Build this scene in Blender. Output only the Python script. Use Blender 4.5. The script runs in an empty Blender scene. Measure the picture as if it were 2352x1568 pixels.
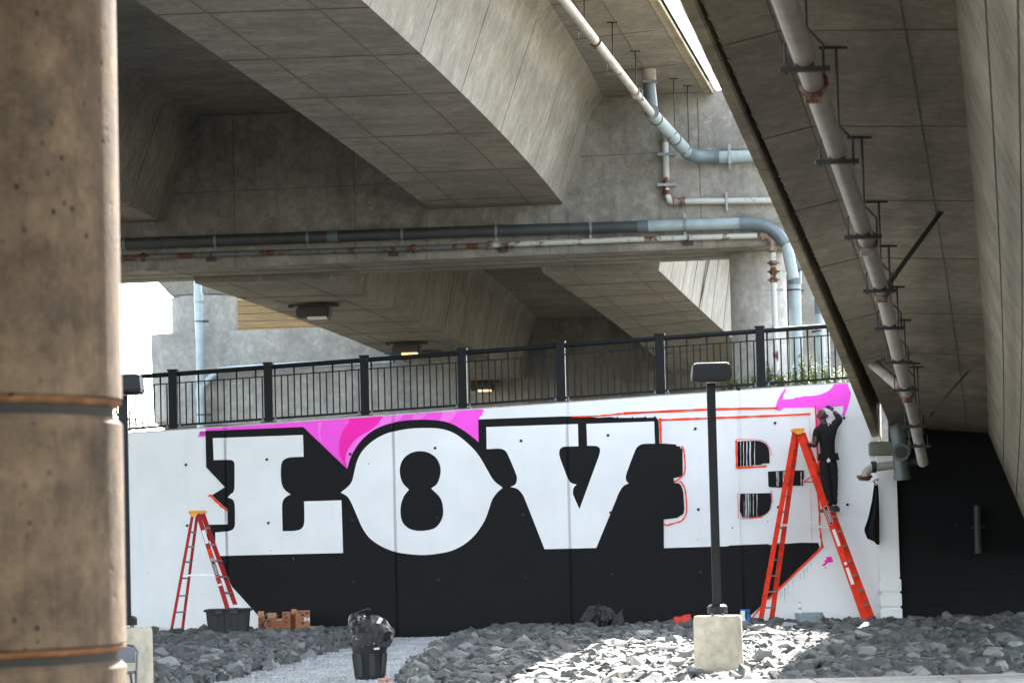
import bpy, bmesh, math, random
import numpy as np
from mathutils import Vector, Matrix, noise as mnoise

random.seed(7); rng = np.random.default_rng(7)
S = bpy.context.scene
COL = S.collection
V = Vector

# ------------------------------------------------------------------ camera, light, exposure
FPX = 7000.0; CX, CY = 1176.0, 784.0          # focal length and centre in units of a 2352 px wide picture
ROLL = 0.025; PITCH = math.atan(470 / FPX)
_f = np.array([0, math.cos(PITCH), math.sin(PITCH)]); _r = np.array([1.0, 0, 0]); _u = np.array([0, -math.sin(PITCH), math.cos(PITCH)])
_R = math.cos(ROLL) * _r - math.sin(ROLL) * _u; _U = math.sin(ROLL) * _r + math.cos(ROLL) * _u
CAM = np.array([0.0, 0.0, 1.7])
cd = bpy.data.cameras.new('camera'); cam = bpy.data.objects.new('camera', cd); COL.objects.link(cam)
cd.sensor_width = 36; cd.sensor_fit = 'HORIZONTAL'; cd.lens = FPX / 2352 * 36; cd.clip_start = 0.1; cd.clip_end = 4000
cam.matrix_world = Matrix(((_R[0], _U[0], -_f[0], CAM[0]), (_R[1], _U[1], -_f[1], CAM[1]), (_R[2], _U[2], -_f[2], CAM[2]), (0, 0, 0, 1)))
cd.dof.use_dof = True; cd.dof.focus_distance = 53; cd.dof.aperture_fstop = 4.8
S.camera = cam
SUN_AZ, SUN_EL = math.radians(15), math.radians(45)
w = bpy.data.worlds.new('World'); S.world = w; w.use_nodes = True
_nt = w.node_tree; _nt.nodes.clear()
_sky = _nt.nodes.new('ShaderNodeTexSky'); _sky.sky_type = 'NISHITA'; _sky.sun_disc = False
_sky.sun_elevation = SUN_EL; _sky.sun_rotation = SUN_AZ; _sky.dust_density = 2.0
_bg = _nt.nodes.new('ShaderNodeBackground'); _bg.inputs[1].default_value = 0.15
_wo = _nt.nodes.new('ShaderNodeOutputWorld')
_hs = _nt.nodes.new('ShaderNodeHueSaturation'); _hs.inputs['Saturation'].default_value = 0.5
_nt.links.new(_sky.outputs[0], _hs.inputs['Color']); _nt.links.new(_hs.outputs[0], _bg.inputs[0]); _nt.links.new(_bg.outputs[0], _wo.inputs[0])
to_sun = V((math.sin(SUN_AZ) * math.cos(SUN_EL), math.cos(SUN_AZ) * math.cos(SUN_EL), math.sin(SUN_EL)))
sd = bpy.data.lights.new('sun', 'SUN'); sd.energy = 5.0; sd.angle = math.radians(0.5); sd.color = (1.0, 0.95, 0.88)
sun = bpy.data.objects.new('sun', sd); COL.objects.link(sun); sun.location = (20, 60, 60)
sun.rotation_euler = to_sun.to_track_quat('Z', 'Y').to_euler()
S.view_settings.view_transform = 'Standard'; S.view_settings.look = 'None'; S.view_settings.gamma = 1; S.view_settings.use_curve_mapping = False
S.view_settings.exposure = 3.3
S.render.engine = 'CYCLES'; S.cycles.max_bounces = 8; S.cycles.diffuse_bounces = 6; S.cycles.use_denoising = True

# ------------------------------------------------------------------ survey helpers: a sight line meets a known plane
def ray(x, y): return _f + _R * (x - CX) / FPX + _U * (CY - y) / FPX
def at(x, y, Y): d = ray(x, y); return V(CAM + d * Y / d[1])
def onp(x, y, z0, y0=0.0, s=0.0):
    d = ray(x, y); t = (z0 - s * y0 - CAM[2]) / (d[2] - s * d[1]); return V(CAM + d * t)
def oncross(x, y, y0, k):                     # vertical plane Y = y0 + k X
    d = ray(x, y); t = y0 / (d[1] - k * d[0]); return V(CAM + d * t)

# ------------------------------------------------------------------ mesh builder
ORG = {}
class MB:
    def __init__(s): s.v = []; s.f = []
    def add(s, vs, fs):
        o = len(s.v); s.v += [tuple(p) for p in vs]; s.f += [tuple(i + o for i in f) for f in fs]; return s
    def hexa(s, p):                           # bottom 4 ccw, top 4 ccw
        return s.add(p, [(3, 2, 1, 0), (4, 5, 6, 7), (0, 1, 5, 4), (1, 2, 6, 5), (2, 3, 7, 6), (3, 0, 4, 7)])
    def box(s, c, size, ax=None):
        c = V(c); x, y, z = [d / 2 for d in size]
        X, Y, Z = (V((1, 0, 0)), V((0, 1, 0)), V((0, 0, 1))) if ax is None else [V(a).normalized() for a in ax]
        g = lambda a, b, d: c + X * a * x + Y * b * y + Z * d * z
        return s.hexa([g(-1, -1, -1), g(1, -1, -1), g(1, 1, -1), g(-1, 1, -1), g(-1, -1, 1), g(1, -1, 1), g(1, 1, 1), g(-1, 1, 1)])
    def beam(s, a, b, wd, th, side):          # bar from a to b, wd across the direction 'side', th across the third
        a, b = V(a), V(b); z = (b - a).normalized(); x = V(side); x = (x - z * x.dot(z)).normalized(); y = z.cross(x)
        return s.box((a + b) / 2, (wd, th, (b - a).length), (x, y, z))
    def loft(s, rings, closed=True, caps=True):
        n = len(rings[0]); vs = [p for r in rings for p in r]; fs = []
        for i in range(len(rings) - 1):
            for j in range(n if closed else n - 1):
                k = (j + 1) % n
                fs.append((i * n + j, i * n + k, (i + 1) * n + k, (i + 1) * n + j))
        if caps: fs += [tuple(reversed(range(n))), tuple(range((len(rings) - 1) * n, len(rings) * n))]
        return s.add(vs, fs)
    def tube(s, path, r, n=12, caps=True):
        P = [V(p) for p in path]; rs = r if isinstance(r, (list, tuple)) else [r] * len(P)
        rings = []; ref = None
        for i, p in enumerate(P):
            d = (P[min(i + 1, len(P) - 1)] - P[max(i - 1, 0)]).normalized()
            if ref is None: ref = d.orthogonal().normalized()
            ref = (ref - d * ref.dot(d)).normalized(); b = d.cross(ref)
            rings.append([p + (ref * math.cos(t) + b * math.sin(t)) * rs[i] for t in [2 * math.pi * k / n for k in range(n)]])
        return s.loft(rings, True, caps)
    def lathe(s, prof, c, n=24, caps=True):   # prof: (radius, z)
        c = V(c)
        return s.loft([[c + V((r * math.cos(2 * math.pi * k / n), r * math.sin(2 * math.pi * k / n), z)) for k in range(n)] for r, z in prof], True, caps)
    def build(s, name, mat, parent=None, smooth=False, bevel=0.0, mats=None):
        o = ORG.get(parent, V((0, 0, 0))) if parent is not None else V((0, 0, 0))
        me = bpy.data.meshes.new(name)
        me.from_pydata([(p[0] - o[0], p[1] - o[1], p[2] - o[2]) for p in s.v], [], s.f)
        bm = bmesh.new(); bm.from_mesh(me)
        bmesh.ops.remove_doubles(bm, verts=bm.verts, dist=1e-5) if smooth else None
        bmesh.ops.recalc_face_normals(bm, faces=bm.faces)
        if bevel:
            bmesh.ops.remove_doubles(bm, verts=bm.verts, dist=1e-5)
            es = [e for e in bm.edges if len(e.link_faces) == 2 and e.calc_face_angle(0) > 0.5]
            bmesh.ops.bevel(bm, geom=es, offset=bevel, segments=2, affect='EDGES', clamp_overlap=True)
        bm.to_mesh(me); bm.free()
        if smooth:
            for p in me.polygons: p.use_smooth = True
            try: me.set_sharp_from_angle(angle=math.radians(40))
            except Exception: pass
        for m in (mats or [mat]): me.materials.append(m)
        ob = bpy.data.objects.new(name, me); COL.objects.link(ob)
        if parent is not None: ob.parent = parent
        ORG[ob] = V(o); return ob
def tag(o, label=None, cat=None, group=None, kind=None):
    if label: o['label'] = label
    if cat: o['category'] = cat
    if group: o['group'] = group
    if kind: o['kind'] = kind
    return o
def thing(name, label, cat, loc=(0, 0, 0), group=None):
    o = bpy.data.objects.new(name, None); COL.objects.link(o); o.location = loc; o.empty_display_size = 0.2
    ORG[o] = V(loc); return tag(o, label, cat, group)
def copy_tree(o, parent=None):
    c = o.copy(); COL.objects.link(c); c.parent = parent
    for ch in list(o.children): copy_tree(ch, c)
    return c
def text_obj(name, body, size, mat, parent, origin, xdir, zdir, depth=0.002):
    cu = bpy.data.curves.new(name, 'FONT'); cu.body = body; cu.size = size; cu.align_x = 'CENTER'; cu.align_y = 'CENTER'
    cu.fill_mode = 'BOTH'; cu.extrude = depth / 2; cu.resolution_u = 3; cu.offset = size * 0.02
    tmp = bpy.data.objects.new(name, cu); COL.objects.link(tmp)
    dg = bpy.context.evaluated_depsgraph_get(); me = bpy.data.meshes.new_from_object(tmp.evaluated_get(dg)); bpy.data.objects.remove(tmp)
    me.name = name; x = V(xdir).normalized(); z = V(zdir); z = (z - x * z.dot(x)).normalized(); y = x.cross(z)
    o = ORG.get(parent, V((0, 0, 0)))
    M = Matrix(((x[0], z[0], -y[0], origin[0] - o[0]), (x[1], z[1], -y[1], origin[1] - o[1]), (x[2], z[2], -y[2], origin[2] - o[2]), (0, 0, 0, 1)))
    me.transform(M); me.materials.clear(); me.materials.append(mat)
    ob = bpy.data.objects.new(name, me); COL.objects.link(ob); ob.parent = parent; ORG[ob] = V(o); return ob

# ------------------------------------------------------------------ materials
class NT:
    def __init__(s, name):
        s.m = bpy.data.materials.new(name); s.m.use_nodes = True; s.t = s.m.node_tree
        s.b = s.t.nodes['Principled BSDF']; s.tc = s.n('ShaderNodeTexCoord').outputs['Object']
    def n(s, t): return s.t.nodes.new(t)
    def l(s, a, b): s.t.links.new(a, b)
    def mapped(s, sc):
        m = s.n('ShaderNodeMapping'); m.inputs['Scale'].default_value = sc; s.l(s.tc, m.inputs[0]); return m.outputs[0]
    def noise(s, scale, detail=5, rough=.6, vec=None):
        k = s.n('ShaderNodeTexNoise'); k.inputs['Scale'].default_value = scale; k.inputs['Detail'].default_value = detail; k.inputs['Roughness'].default_value = rough
        s.l(vec or s.tc, k.inputs['Vector']); return k.outputs['Fac']
    def ramp(s, fac, a, b, va=0.0, vb=1.0):
        k = s.n('ShaderNodeMapRange'); k.inputs[1].default_value = a; k.inputs[2].default_value = b; k.inputs[3].default_value = va; k.inputs[4].default_value = vb
        s.l(fac, k.inputs[0]); return k.outputs[0]
    def mix(s, fac, a, b, mode='MIX'):
        k = s.n('ShaderNodeMix'); k.data_type = 'RGBA'; k.blend_type = mode
        for i, x in ((0, fac), (6, a), (7, b)):
            if hasattr(x, 'is_linked') or hasattr(x, 'links'): s.l(x, k.inputs[i])
            elif isinstance(x, (int, float)): k.inputs[i].default_value = x
            else: k.inputs[i].default_value = (*x, 1)
        return k.outputs[2]
    def math(s, op, a, b=0.0):
        k = s.n('ShaderNodeMath'); k.operation = op
        for i, x in enumerate((a, b)):
            if isinstance(x, (int, float)): k.inputs[i].default_value = x
            else: s.l(x, k.inputs[i])
        return k.outputs[0]
    def bump(s, h, strength=.3, dist=.02):
        k = s.n('ShaderNodeBump'); k.inputs['Strength'].default_value = strength; k.inputs['Distance'].default_value = dist
        s.l(h, k.inputs['Height']); s.l(k.outputs[0], s.b.inputs['Normal'])
    def vor(s, scale, out='Distance', vec=None):
        k = s.n('ShaderNodeTexVoronoi'); k.inputs['Scale'].default_value = scale; s.l(vec or s.tc, k.inputs['Vector']); return k.outputs[out]
    def rnd(s): return s.n('ShaderNodeObjectInfo').outputs['Random']
    def done(s, col, rough=.8, metal=0.0, spec=.5):
        if isinstance(col, tuple): s.b.inputs['Base Color'].default_value = (*col, 1)
        else: s.l(col, s.b.inputs['Base Color'])
        if isinstance(rough, (int, float)): s.b.inputs['Roughness'].default_value = rough
        else: s.l(rough, s.b.inputs['Roughness'])
        s.b.inputs['Metallic'].default_value = metal; s.b.inputs['Specular IOR Level'].default_value = spec
        return s.m
def plain(name, col, rough=.5, metal=0.0, var=.12, scale=6.0, bump=0.0, spec=.5):
    t = NT(name); k = t.noise(scale, 6)
    c = t.mix(t.ramp(k, .3, .7), tuple(x * (1 - var) for x in col), tuple(min(1, x * (1 + var)) for x in col))
    if bump: t.bump(t.noise(scale * 8, 4), bump, .01)
    return t.done(c, t.ramp(k, .3, .7, rough * .85, min(1, rough * 1.15)), metal, spec)
def concrete(name, base, dark, streak=(4, 4, .3), sk=.45, pits=.5, pscale=11.0, blotch=.5, patch=.75, warm=None, mott=(.66, 1.3), msc=1.1, pr=(.07, .15), pm_=(.5, .6)):
    t = NT(name)
    c = t.mix(t.ramp(t.noise(.55, 7, .62), .38, .68, 0, patch), base, dark)
    c = t.mix(t.ramp(t.noise(.18, 4, .5), .42, .62, 0, .35), c, warm or tuple(x * y for x, y in zip(base, (1.02, .9, .7))))
    c = t.mix(t.ramp(t.noise(1.0, 6, .65, t.mapped(streak)), .48, .74, 0, sk), c, tuple(x * .55 for x in dark))
    c = t.mix(t.ramp(t.noise(2.6, 8, .7), .3, .75, .0, blotch), c, tuple(min(1, x * 1.22) for x in base))
    f = t.noise(24, 6, .7); c = t.mix(t.ramp(f, .3, .7, 0, .35), c, tuple(x * .6 for x in base))
    pv = t.vor(pscale); pm = t.math('MULTIPLY', t.ramp(pv, *pr, 1, 0), t.ramp(t.noise(1.7, 3), *pm_))
    c = t.mix(t.math('MULTIPLY', pm, pits), c, tuple(x * .25 for x in dark))
    c = t.mix(1.0, c, t.ramp(t.noise(msc, 9, .72), .33, .67, *mott), 'MULTIPLY')
    c = t.mix(1.0, c, t.ramp(t.noise(6.5, 7, .7), .32, .68, .8, 1.18), 'MULTIPLY')
    tide = t.math('MULTIPLY', t.ramp(t.noise(.75, 8, .68), .53, .555), t.ramp(t.noise(.75, 8, .68), .66, .56))
    c = t.mix(t.math('MULTIPLY', tide, .38), c, dark)
    c = t.mix(t.math('MULTIPLY', t.ramp(t.noise(1.4, 7, .7, t.mapped(streak)), .66, .74), .3), c, tuple(min(1, x * 1.5 + .04) for x in base))
    t.bump(t.math('SUBTRACT', t.math('ADD', f, t.math('MULTIPLY', t.noise(3, 4), .8)), pm), .35, .012)
    return t.done(c, .88, 0, .3)
M_conc = concrete('bridge_concrete', (.238, .231, .2), (.115, .111, .092), streak=(.5, 3.2, 3.2), sk=.5, patch=.9)
M_capc = concrete('pier_cap_concrete', (.25, .248, .228), (.105, .099, .08), streak=(3.5, 3.5, .22), sk=.75, blotch=.75, patch=1.0)
M_pale = concrete('pale_concrete', (.235, .24, .22), (.15, .147, .13), streak=(2.2, 2.2, .14), sk=.6, pits=.4)
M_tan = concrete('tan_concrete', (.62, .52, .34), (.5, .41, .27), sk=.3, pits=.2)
M_ramp = concrete('ramp_concrete', (.268, .246, .2), (.13, .117, .09), streak=(3.2, .5, 3.2), sk=.65, patch=.95)
M_lip = concrete('mossy_edge_concrete', (.36, .32, .235), (.17, .155, .095), streak=(.8, 3, 3), sk=.75, patch=.95)
M_col = concrete('column_concrete', (.128, .086, .05), (.056, .039, .025), streak=(6, 6, .35), sk=.9, pits=1.0, pscale=10, blotch=.6, patch=.9, mott=(.5, 1.4), msc=2.6, pr=(.06, .20), pm_=(.46, .58))
M_pier = concrete('pier_concrete', (.34, .34, .325), (.20, .195, .185), streak=(4, 4, .2), sk=.6, pits=.9, pscale=12)
M_base = concrete('lamp_base_concrete', (.46, .42, .33), (.38, .335, .25), streak=(5, 5, .6), sk=.3, pits=.6, pscale=22, mott=(.9, 1.1), msc=3)
M_seam = plain('seam_concrete', (.115, .105, .08), .95, var=.4, scale=2)
M_gap = plain('dark_gap', (.03, .028, .025), .95)
M_rustc = plain('rust_stain', (.20, .085, .03), .9, var=.6, scale=9)
M_gap2 = plain('groove_shade', (.022, .019, .014), .95, var=.5, scale=9)  # shade of the column's ring recess put into a near-black colour
M_parw = concrete('parapet_white_concrete', (.72, .72, .70), (.6, .6, .58), sk=.15, pits=.2)
M_pave = concrete('pavement_concrete', (.46, .45, .43), (.36, .35, .34), pits=.3)
M_wallc = concrete('bare_wall_top', (.42, .41, .39), (.28, .27, .25), pits=.6)
def paint(name, col, speck, amount=.72, sscale=5.0, bump=.25, var=.06, rough=.75, spec=.3):
    t = NT(name)
    c = t.mix(t.ramp(t.noise(.6, 5), .35, .65), tuple(x * (1 - var) for x in col), tuple(min(1, x * (1 + var)) for x in col))
    c = t.mix(t.ramp(t.noise(1.2, 5, .6, t.mapped((3, 3, .3))), .55, .8, 0, .25), c, tuple(x * .82 for x in col))
    hit = t.math('GREATER_THAN', t.noise(1.1, 2), .46)
    vm = t.n('ShaderNodeTexVoronoi'); vm.inputs['Scale'].default_value = sscale; t.l(t.tc, vm.inputs['Vector'])
    sep = t.n('ShaderNodeSeparateColor'); t.l(vm.outputs['Color'], sep.inputs[0])
    big = t.math('GREATER_THAN', sep.outputs[0], amount)
    rad = t.ramp(sep.outputs[1], 0, 1, .03, .085)
    s_ = t.math('MULTIPLY', t.math('MULTIPLY', t.math('LESS_THAN', vm.outputs['Distance'], rad), big), hit)
    c = t.mix(s_, c, speck)
    h = t.math('ADD', t.noise(14, 6, .7), t.math('MULTIPLY', t.noise(2.0, 3), 1.5)); t.bump(h, bump, .012)
    return t.done(c, rough, 0, spec)
P_white = paint('white_wall_paint', (.78, .80, .80), (.25, .24, .23))
P_letter = paint('letter_white_paint', (.80, .815, .815), (.35, .33, .32), .82)
P_black = paint('black_wall_paint', (.0068, .007, .0078), (.55, .55, .55), .9, 5.5, spec=.25, rough=.8)
P_void = paint('black_abutment_paint', (.0045, .005, .006), (.02, .05, .05), .9, spec=.2)
P_pink = paint('pink_paint', (.95, .095, .73), (.4, .03, .3), .9)
P_lpink = paint('light_pink_paint', (.97, .20, .78), (.4, .03, .3), .9)
P_mag = paint('magenta_paint', (.95, .02, .44), (.4, .03, .3), .9)
P_red = paint('red_orange_paint', (.88, .055, .012), (.5, .03, .01), .97)
P_drip = plain('white_drip_paint', (.7, .71, .7), .7)
M_grey = plain('grey_pipe_plastic', (.085, .115, .128), .38, var=.2, scale=2)
M_dkgrey = plain('dark_grey_pipe_plastic', (.10, .115, .125), .45, var=.15, scale=2)
M_wpipe = plain('white_pipe_paint', (.31, .295, .265), .5, var=.3, scale=4)
M_bpipe = plain('pale_blue_pipe_paint', (.225, .285, .295), .42, var=.2, scale=3)
M_wallpipe = plain('dark_wall_pipe', (.022, .026, .031), .6)  # even near-black colour for the pipe on the black wall
M_clamp = plain('galvanised_clamp', (.17, .18, .185), .5, .3)
M_iron = plain('dark_iron', (.035, .035, .035), .6, .3)
M_rail = plain('black_railing_paint', (.010, .012, .013), .5, 0, .15, 3, spec=.12)
M_lamp = plain('black_lamp_paint', (.009, .010, .011), .5, 0, .12, 3, spec=.25)
M_rubber = plain('black_plastic', (.017, .018, .019), .5, 0, .3, 5)
def rusty(name, pcol, thr):
    t = NT(name); k = t.noise(2.2, 7, .7); f = t.ramp(k, thr, thr + .07)
    c = t.mix(f, pcol, t.mix(t.ramp(t.noise(18, 5), .3, .7), (.035, .014, .009), (.125, .045, .016)))
    t.bump(t.noise(30, 5), .3, .004); return t.done(c, t.ramp(f, 0, 1, .45, .9), 0, .4)
M_rust = rusty('rusty_white_pipe', (.36, .37, .345), .535)
M_rusty2 = rusty('rusted_coupling', (.2, .16, .13), .46)
def bagmat(name):
    t = NT(name); t.bump(t.math('ADD', t.noise(9, 6, .7), t.noise(22, 4)), .8, .03); return t.done((.004, .004, .0045), .25, 0, .5)
M_bag = bagmat('black_bag_plastic')
def rockmat(name, a, b):
    t = NT(name); k = t.noise(3.5, 6, .65); c = t.mix(t.ramp(k, .3, .7), a, b)
    g = t.n('ShaderNodeNewGeometry').outputs['Random Per Island']
    c = t.mix(t.ramp(g, 0, .8, .8, 0), c, tuple(x * .42 for x in a)); c = t.mix(t.ramp(g, .72, 1, 0, .6), c, tuple(x * 1.55 for x in b)); c = t.mix(t.ramp(t.rnd(), 0, .7, .75, 0), c, tuple(x * .45 for x in a)); c = t.mix(t.ramp(t.rnd(), .6, 1, 0, .6), c, tuple(x * 1.5 for x in b))
    c = t.mix(t.ramp(g, .955, .96, 0, .3), c, (.33, .23, .14))
    t.bump(t.noise(26, 7, .7), .55, .02); return t.done(c, .85, 0, .35)
M_rock = rockmat('grey_rock', (.115, .121, .117), (.255, .265, .256))
def groundmat(name, a, b, sc):
    t = NT(name); v = t.n('ShaderNodeTexVoronoi'); v.inputs['Scale'].default_value = sc; t.l(t.tc, v.inputs['Vector'])
    sp = t.n('ShaderNodeSeparateColor'); t.l(v.outputs['Color'], sp.inputs[0])
    c = t.mix(sp.outputs[0], a, b); c = t.mix(t.ramp(t.noise(.7, 5), .35, .7, 0, .4), c, tuple(x * .7 for x in a))
    t.bump(t.math('ADD', v.outputs['Distance'], t.math('MULTIPLY', t.noise(60, 3), .4)), .9, .03); return t.done(c, .95, 0, .2)
M_gravel = groundmat('grey_gravel', (.33, .345, .345), (.52, .535, .535), 38)
M_dirt = groundmat('stony_ground', (.07, .064, .05), (.10, .09, .07), 30)
M_asph = groundmat('asphalt', (.05, .05, .052), (.075, .075, .075), 80)
M_stone = plain('gravel_stone', (.42, .43, .43), .9, var=.35, scale=3)
def emit(name, col, st):
    t = NT(name); t.b.inputs['Emission Color'].default_value = (*col, 1); t.b.inputs['Emission Strength'].default_value = st; return t.done(col, .5)
M_glow = emit('warm_lamp_glow', (1.0, .45, .18), .35)
M_lens = plain('pale_lamp_lens', (.55, .53, .5), .3)
M_cardb = plain('brown_cardboard', (.36, .145, .07), .85, var=.15, scale=5)
M_cardi = plain('inner_cardboard', (.40, .22, .12), .9)
M_ink = plain('dark_print', (.04, .025, .02), .8)
M_wlabel = plain('white_label', (.75, .75, .75), .6, var=.05)
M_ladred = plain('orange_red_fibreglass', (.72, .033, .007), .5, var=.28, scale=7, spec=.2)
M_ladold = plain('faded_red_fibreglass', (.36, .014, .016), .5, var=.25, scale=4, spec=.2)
M_ladcap = plain('orange_plastic_cap', (.85, .34, .02), .45)
M_alu = plain('aluminium', (.55, .56, .57), .35, .8)
M_alud = plain('dull_aluminium_step', (.22, .23, .24), .5, .5)
M_shirt = plain('black_cotton', (.012, .012, .013), .95, var=.3, scale=12, bump=.5, spec=.2)
M_jean = plain('dark_denim', (.020, .020, .021), .9, var=.45, scale=9, bump=.5, spec=.2)
M_skin = plain('brown_skin', (.055, .028, .019), .5, var=.12, scale=8)
M_shoe = plain('dark_suede', (.045, .042, .042), .9, var=.2)
M_sole = plain('grey_rubber_sole', (.09, .09, .09), .8)
M_leaf = plain('weed_leaf', (.11, .16, .04), .6, var=.5, scale=9)
M_leaf2 = plain('tree_leaf', (.11, .15, .03), .6, var=.4, scale=5)
M_stem = plain('plant_stem', (.12, .11, .05), .8)
M_chair = plain('grey_chair_steel', (.10, .105, .11), .4, .4)
M_blue = plain('blue_can_print', (.03, .20, .55), .4, var=.6, scale=12)
M_bucket = plain('grey_bucket_plastic', (.27, .33, .37), .5, var=.15)
M_redtool = plain('red_painted_steel', (.62, .035, .015), .5, var=.4, scale=14)
M_paper = plain('crumpled_brown_paper', (.40, .2, .15), .85, var=.3)

# ------------------------------------------------------------------ the setting: ground, path, pavement
def sheet(name, pts, z, mat, kind='structure'):
    m = MB(); m.add([(x, y, z) for x, y in pts], [tuple(range(len(pts)))]); return tag(m.build(name, mat), kind=kind)
tag(MB().add([(-1500, -1500, -.06), (1500, -1500, -.06), (1500, 1500, -.06), (-1500, 1500, -.06)], [(0, 1, 2, 3)]).build('ground', M_dirt), kind='structure')
sheet('road', [(-60, 22), (60, 22), (60, 33.45), (-60, 33.45)], -.03, M_asph)
WK = -.16                                      # the mural wall runs along Y = 54 + WK X
def WY(X): return 54 + WK * X
def onwall(x, y): return oncross(x, y, 54.0, WK)
LEFT_EDGE = [onp(x, y, .1) for x, y in [(200, 1650), (330, 1598), (442, 1566), (548, 1549), (640, 1527), (716, 1507), (804, 1488), (895, 1464)]]
RIGHT_EDGE = [onp(x, y, .1) for x, y in [(918, 1567), (924, 1540), (958, 1511), (990, 1496), (1025, 1478), (1062, 1464)]]
lx = lambda Y: float(np.interp(Y, [p.y for p in LEFT_EDGE], [p.x for p in LEFT_EDGE]))
rx = lambda Y: float(np.interp(Y, [p.y for p in RIGHT_EDGE], [p.x for p in RIGHT_EDGE]))
def path_z(Y): return .02 + .11 * min(1, max(0, (Y - 36) / 17))
_py = np.linspace(33.5, 55.0, 30)
tag(MB().add([p for Y in _py for p in ((-9.5, Y, path_z(Y)), (3.0, Y, path_z(Y)))], [(2 * i, 2 * i + 1, 2 * i + 3, 2 * i + 2) for i in range(len(_py) - 1)]).build('gravel_path', M_gravel), kind='structure')
def sstep(a, b, x): t = min(1, max(0, (x - a) / (b - a))); return t * t * (3 - 2 * t)
def mound_z(X, Y):
    if X < (lx(Y) + rx(Y)) / 2:
        d = lx(Y) - X; top = .15 + .06 * sstep(44, 52, Y)
        return path_z(Y) - .06 + top * sstep(-.05, .55, d)
    d = X - rx(Y); top = .13 - .10 * sstep(3.5, 6, X) * sstep(53, 44, Y) * 1 + .04 * sstep(46, 52, Y)
    return path_z(Y) - .06 + top * sstep(-.05, .7, d) * (.25 + .75 * sstep(34.6, 39, Y))
def bed(name, x0, x1, y0, y1, nx, ny):
    m = MB(); xs = np.linspace(x0, x1, nx); ys = np.linspace(y0, y1, ny)
    m.add([(x, y, mound_z(x, y) - .03) for y in ys for x in xs], [(j * nx + i, j * nx + i + 1, (j + 1) * nx + i + 1, (j + 1) * nx + i) for j in range(ny - 1) for i in range(nx - 1)])
    return tag(m.build(name, M_asph), kind='structure')
bed('rock_bed', -11, -1.9, 35, 55.5, 60, 70); bed('rock_bed', -1.7, 13, 34.9, 53.9, 80, 70)
# pavement slabs along the foot of the rocks
PK = MB()
for i in range(10):
    x0 = -1.2 + i * 1.5
    tag(MB().box((x0 + .745, 34.16, 0.03), (1.485, 1.40, .18)).build('pavement', M_pave, bevel=.012), kind='structure')
tag(MB().box((6.3, 33.36, .02), (15.2, .14, .16)).build('kerb', M_pave), kind='structure')

# ------------------------------------------------------------------ rocks
def hull_rock(seed):
    r = np.random.default_rng(seed); bm = bmesh.new()
    sx, sy, sz = r.uniform(.75, 1.25), r.uniform(.65, 1.05), r.uniform(.42, .72)
    for _ in range(15):
        d = r.normal(size=3); d /= np.linalg.norm(d); q = r.uniform(.82, 1.1)
        bm.verts.new((d[0] * sx * q, d[1] * sy * q, d[2] * sz * q))
    res = bmesh.ops.convex_hull(bm, input=bm.verts)
    bmesh.ops.delete(bm, geom=[g for g in res['geom_interior'] if isinstance(g, bmesh.types.BMVert)], context='VERTS')
    bmesh.ops.dissolve_limit(bm, angle_limit=.22, verts=bm.verts, edges=bm.edges)
    bmesh.ops.triangulate(bm, faces=bm.faces)
    bm.verts.ensure_lookup_table(); bm.verts.index_update()
    out = np.array([v.co[:] for v in bm.verts]), [tuple(v.index for v in f.verts) for f in bm.faces]
    bm.free(); return out
ROCKS = [hull_rock(i + 3) for i in range(16)]
rock_mesh = []
for vs, fs in ROCKS:
    me = bpy.data.meshes.new('rock'); me.from_pydata([tuple(p) for p in vs], [], fs); me.materials.append(M_rock); rock_mesh.append(me)
spots = []
def in_view(X, Y):
    px = CX + FPX * X / Y; return -60 < px < 2420
SP = .178
Y = 35.0
while Y < 54.9:
    X = -7.8
    while X < 10.5:
        x = X + rng.uniform(-.1, .1); y = Y + rng.uniform(-.1, .1)
        if y < WY(x) - .14 and in_view(x, y) and (x < lx(y) - .02 or x > rx(y) + .02):
            if not (x < -1.0 and y < 37.0 and x > lx(37)): spots.append((x, y))
        X += SP
    Y += SP
def base_clear(x, y):
    return (x - 2.53) ** 2 + (y - 37.8) ** 2 > .42 ** 2 and (x + 4.55) ** 2 + (y - 36.0) ** 2 > .42 ** 2
recs = []
for x, y in spots:
    if not base_clear(x, y): continue
    left = x < (lx(y) + rx(y)) / 2; d = (lx(y) - x) if left else (x - rx(y))
    s = rng.uniform(.065, .135) * (1.0 if rng.random() > .12 else 1.5)
    rot = Matrix.Rotation(rng.uniform(0, 6.3), 3, 'Z') @ Matrix.Rotation(rng.normal(0, .35), 3, 'X') @ Matrix.Rotation(rng.normal(0, .3), 3, 'Y')
    if d < .32:                                # stones stood on edge along the path
        s = rng.uniform(.13, .19); ang = math.atan2(.17, 1) + (0 if left else .25)
        rot = Matrix.Rotation(-ang + rng.normal(0, .3), 3, 'Z') @ Matrix.Rotation((-1 if left else 1) * rng.uniform(.7, 1.2), 3, 'Y') @ Matrix.Rotation(rng.uniform(0, 3), 3, 'Z')
    recs.append((x, y, mound_z(x, y) + .25 * s, s, rot, int(rng.integers(0, 16))))
recs.sort(key=lambda r: -r[3] / r[1] * (1.0 if 290 < CX + FPX * r[0] / r[1] < 2352 else .2))
ROCK_LABEL = 'grey angular broken rock in the loose riprap bed below the painted wall'
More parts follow.
